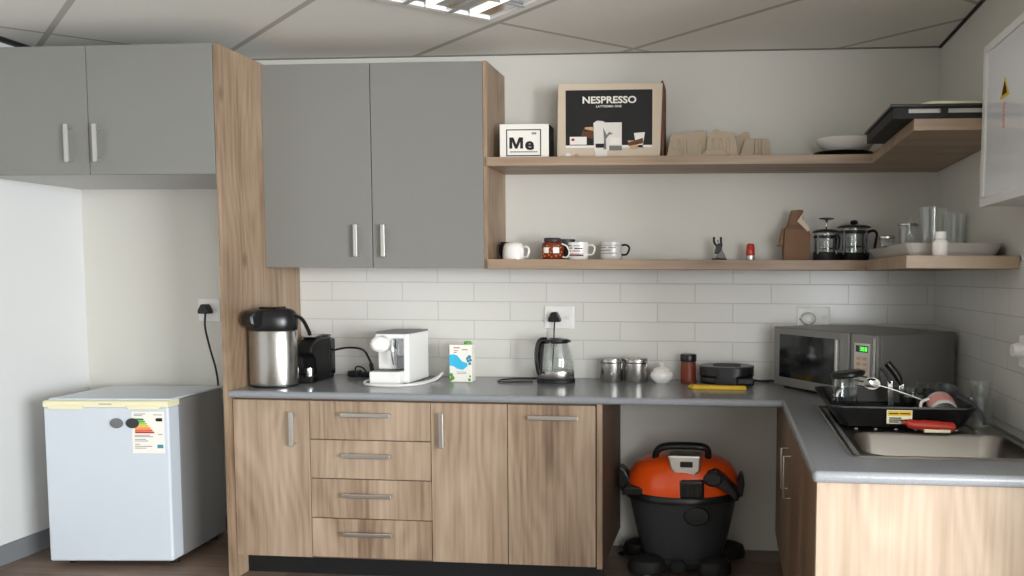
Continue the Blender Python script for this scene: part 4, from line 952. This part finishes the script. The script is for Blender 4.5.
# plunger pots
def press(x, y, r, h, up, label, side, hy):
    t = Thing('french_press', label, 'coffee plunger', (x, y, LS), 0, 'glass plunger pots on the lower shelf')
    bm = BM(); lathe(bm, [(r*.98, 0), (r*1.02, .004), (r*1.02, .036), (r, .040)], 0, 0, 1.2, 1, 32); t.l('base', bm, 'blackm')
    bm = BM(); lathe(bm, [(r*.95, .040), (r*.95, h), (r*.92, h), (r*.92, .042)], 0, 0, 1.2, 1, 36, closed=True); t.l('glass_beaker', bm, 'glass')
    bm = BM(); lathe(bm, [(r*.88, h*.42), (r*.9, h*.44), (r*.88, h*.46)], 0, 0, 1.2, 1, 28); t.l('filter_disc', bm, 'steel')
    bm = BM(); lathe(bm, [(r*1.0, h-.026), (r*1.03, h-.022), (r*1.0, h-.012)], 0, 0, 1.2, 1, 32)
    for k in range(4):
        a = PI/4+k*PI/2; cx_, cy_ = r*1.2*math.cos(a), r*math.sin(a); box(bm, cx_-.006, cx_+.006, cy_-.002, cy_+.002, .03, h-.012, .001)
    t.l('frame', bm, 'black')
    bm = BM(); lathe(bm, [(r*1.1, h+.001), (r*1.12, h+.006), (r*.9, h+.014), (r*.5, h+.018)], 0, 0, 1.2, 1, 32); t.l('lid', bm, 'black')
    bm = BM(); tube(bm, [(0, 0, h+.012), (0, 0, h+up)], .003, 8, smooth=False); t.l('plunger_rod', bm, 'chrome')
    bm = BM()
    if up > .05: lathe(bm, [(.005, h+up-.012), (.006, h+up-.004), (.030, h+up+.001), (.031, h+up+.005), (.006, h+up+.009)], 0, 0, 1.2, 1, 20)
    else: lathe(bm, [(.006, h+up-.01), (.014, h+up), (.017, h+up+.008), (.013, h+up+.018), (.004, h+up+.022)], 0, 0, 1.2, 1, 20)
    t.l('plunger_knob', bm, 'black')
    ca, sa = math.cos(side), math.sin(side)
    P = lambda d, z: (d*1.2*ca, d*sa, z)
    bm = BM(); tube(bm, [P(r*.98, h-.018), P(r*1.35, h-.014), P(r*1.55, h-.03), P(r*1.5, h-.06), P(r*1.42, hy)], .007, 10, rx=.010); t.l('handle', bm, 'black')
press(.468, -.215, .050, .132, .066, 'smaller glass plunger pot with its knob pulled up, beside the paper bag', -1.0, .05)
press(.612, -.13, .062, .160, .020, 'larger glass plunger pot with knob pushed down, right of the smaller one', -.45, .06)

# tray in the corner with glassware
def flare_tray(bm, x0, x1, y0, y1, h, f, z=0, tk=.003):
    L = [(rrect(x0, x1, y0, y1, .02), 0), (rrect(x0-f*.4, x1+f*.4, y0-f*.4, y1+f*.4, .025), h*.3), (rrect(x0-f, x1+f, y0-f, y1+f, .03), h), (rrect(x0-f+tk, x1+f-tk, y0-f+tk, y1+f-tk, .028), h), (rrect(x0-f*.4+tk, x1+f*.4-tk, y0-f*.4+tk, y1+f*.4-tk, .022), h*.3+tk), (rrect(x0+tk, x1-tk, y0+tk, y1-tk, .018), tk)]
    R = [[bm.verts.new((x, y, zz+z)) for x, y in l] for l, zz in L]; n = len(R[0])
    bm.faces.new(R[0]); bm.faces.new(R[-1])
    for a, b in zip(R, R[1:]):
        for i in range(n): bm.faces.new((a[i], a[(i+1) % n], b[(i+1) % n], b[i]))
t = Thing('serving_tray', 'large grey-white tray with flared rim in the corner of the lower shelf', 'tray', (.845, -.64, LS))
bm = BM(); flare_tray(bm, -.155, .155, -.36, .36, .050, .026); t.l('tray', bm, 'greymug')
bm = BM(); prism(bm, [(-.183, -.05), (-.183, .05), (-.186, .05), (-.186, -.05)], .046, .054, 'XY', .001); t.l('grip', bm, 'mgrey')
bm = BM(); flare_tray(bm, -.13, .14, -.34, .10, .040, .026); solo('white_serving_dish', bm, 'whiteg', 'white rectangular dish nested in the front of the grey tray', 'dish', (.845, -.64, LS+.0045), world=False)
TZ = LS+.009
def jug(x, y, r, h, label, name, cat, handle=True, z=TZ, m='glass', group=None):
    t = Thing(name, label, cat, (x, y, z), 0, group)
    bm = BM(); lathe(bm, [(r*.78, 0), (r*.8, .005), (r, h*.9), (r*1.04, h), (r*1.0, h), (r*.96, h*.9), (r*.76, .012)], 0, 0, 1.2, 1, 32); t.l('body', bm, m)
    if handle:
        bm = BM(); tube(bm, [(-r*1.1, 0, h*.8), (-r*1.1-.035, 0, h*.78), (-r*1.1-.042, 0, h*.5), (-r*1.0-.012, 0, h*.25), (-r*1.0, 0, h*.24)], .006, 10); t.l('handle', bm, m)
    return t
jug(.865, -.62, .050, .205, 'tall clear glass jug with handle in the tray on the lower shelf', 'glass_jug', 'jug', z=LS+.013)
tumbler('tall_glass', .985, -.50, .036, .044, .20, 'tall clear glass in the tray, right of the glass jug', 'glass', z=LS+.0045)
t = jug(.812, -.40, .036, .15, 'clear glass mug with dark rim in the tray, behind the white bottle', 'glass_mug', 'mug', False, z=LS+.0045)
bm = BM(); lathe(bm, [(.037, .150), (.039, .152), (.039, .158), (.036, .160)], 0, 0, 1.2, 1, 28); t.l('lid', bm, 'steel')
t = jug(.722, -.38, .028, .09, 'small clear glass jar with steel lid, leftmost in the tray', 'glass_jar', 'jar', False, z=LS+.0045)
bm = BM(); lathe(bm, [(.029, .091), (.031, .093), (.031, .103), (.028, .106)], 0, 0, 1.2, 1, 24); t.l('lid', bm, 'steel')

t = Thing('lotion_bottle', 'small milky white bottle with white cap at the front edge of the lower shelf', 'bottle', (.768, -1.105, LS))
bm = BM(); lathe(bm, [(.021, 0), (.023, .003), (.023, .045), (.018, .056), (.013, .060)], 0, 0, 1.2, 1, 28); t.l('body', bm, 'soap')
bm = BM(); lathe(bm, [(.0155, .0605), (.0165, .062), (.0165, .084), (.015, .087)], 0, 0, 1.2, 1, 24); t.l('cap', bm, 'white')

# ------------------------------------------------------------------ vacuum cleaner in the niche
t = Thing('vacuum_cleaner', 'orange and black wet and dry vacuum cleaner under the worktop', 'vacuum cleaner', (-.215, -.27, 0))
VX, VY = 1.40, 1.0
bm = BM(); lathe(bm, [(.120, .075), (.140, .085), (.158, .16), (.184, .33), (.190, .372)], 0, 0, VX, VY, 56); t.l('drum', bm, 'dgrey')
bm = BM(); lathe(bm, [(.190, .368), (.205, .372), (.207, .380), (.203, .400), (.198, .406)], 0, 0, VX, VY, 56); t.l('rim_band', bm, 'black')
bm = BM(); lathe(bm, [(.197, .406), (.196, .44), (.188, .485), (.166, .528), (.130, .556), (.07, .574), (.03, .578)], 0, 0, VX, VY, 56); head = t.l('motor_head', bm, 'orange', label='orange domed motor head')
bm = BM(); v = box(bm, -.005, .110, -.205, -.13, .400, .490, .012); t.l('front_latch', bm, 'black')
bm = BM()
for k in range(4): x = .010+k*.026; box(bm, x, x+.012, -.209, -.204, .418, .475, .002)
t.l('latch_vents', bm, 'blackm')
bm = BM(); prism(bm, [(-.065, .600), (-.05, .530), (-.020, .500), (.065, .500), (.092, .530), (.092, .600)], -.170, -.06, 'XZ', .010); c_ = t.l('handle_housing', bm, 'satin', label='silver switch housing')
bm = BM(); box(bm, -.005, .055, -.176, -.166, .545, .572, .004); t.l('power_switch', bm, 'black', c_)
bm = BM(); tube(bm, [(-.135, -.04, .540), (-.125, -.05, .592), (-.085, -.06, .618), (0, -.06, .624), (.09, -.06, .621), (.122, -.05, .600), (.122, -.04, .545)], .017, 12, rx=.022); t.l('carry_handle', bm, 'black')
# blower port at right, hose port at front
bm = BM(); prism(bm, [(.105, .470), (.12, .525), (.165, .535), (.215, .495), (.268, .43), (.274, .385), (.250, .385), (.220, .440), (.16, .450)], -.165, -.05, 'XZ', .016); t.l('right_bracket', bm, 'black')
bm = BM(); v = lathe(bm, [(.036, 0), (.038, .02), (.030, .026)], 0, 0, 1.2, .9, 28); xf(bm, v, Matrix.Translation((.150, -.150, .487)) @ Matrix.Rotation(1.35, 4, 'X')); t.l('blower_port', bm, 'blackm')
bm = BM(); v = lathe(bm, [(.048, 0), (.050, .02), (.044, .028), (.018, .031)], 0, 0, 1.25, .9, 32); xf(bm, v, Matrix.Translation((.075, -.163, .315)) @ Matrix.Rotation(PI/2-.1, 4, 'X')); t.l('hose_port', bm, 'blackm')
bm = BM(); prism(bm, [(-.292, 0.375), (-.262, 0.370), (-.252, 0.425), (-.262, 0.465), (-.285, 0.500), (-.305, 0.515), (-.318, 0.500), (-.300, 0.455), (-.312, 0.425)], -.06, .02, 'XZ', .008); t.l('side_clamp', bm, 'black')
bm = BM(); prism(bm, [(.262, 0.370), (.292, 0.375), (.302, 0.435), (.298, 0.475), (.284, 0.495), (.268, 0.465), (.264, 0.425)], -.05, .02, 'XZ', .008); t.l('side_clamp', bm, 'black')
bm = BM(); prism(bm, [(-.285, 0.395), (-.15, 0.403), (-.165, 0.427), (-.22, 0.437), (-.275, 0.435)], -.145, -.04, 'XZ', .006); t.l('left_bracket', bm, 'black')
# base frame with casters
bm = BM(); lathe(bm, [(.120, .042), (.155, .045), (.160, .075), (.142, .092)], 0, 0, VX, VY, 48); t.l('base_frame', bm, 'blackm')
for sx_, sy_, rr in ((-1, -1, .060), (1, -1, .052), (-1, 1, .06), (1, 1, .06)):
    cx_, cy_ = sx_*(.160 if sy_ < 0 else .215), sy_*.13+(0 if sy_ < 0 else -.03)
    bm = BM(); lathe(bm, [(rr*1.25, .030), (rr*1.3, .05), (rr*1.15, .085), (rr*.7, .100), (rr*.2, .106)], cx_, cy_, 1.25, .85, 28); f_ = t.l('caster_housing', bm, 'blackm')
    bm = BM(); v = lathe(bm, [(.02, -.013), (.024, -.010), (.024, .010), (.02, .013)], 0, 0, 1, 1, 20); xf(bm, v, Matrix.Translation((cx_, cy_-.015, .0245)) @ Matrix.Rotation(PI/2, 4, 'Y')); t.l('caster_wheel', bm, 'mgrey', f_)
bm = BM(); v = lathe(bm, [(.030, 0), (.034, .016), (.028, .024)], 0, 0, 1.25, 1, 26); xf(bm, v, Matrix.Translation((-.01, -.158, .072)) @ Matrix.Rotation(PI/2, 4, 'X')); t.l('drain_plug', bm, 'black')
bm = BM(); tube(bm, [(-.26, .08, .06), (-.30, .10, .03), (-.33, .13, .012), (-.30, .18, .010), (-.22, .20, .010)], .012, 10); t.l('power_cord', bm, 'black')
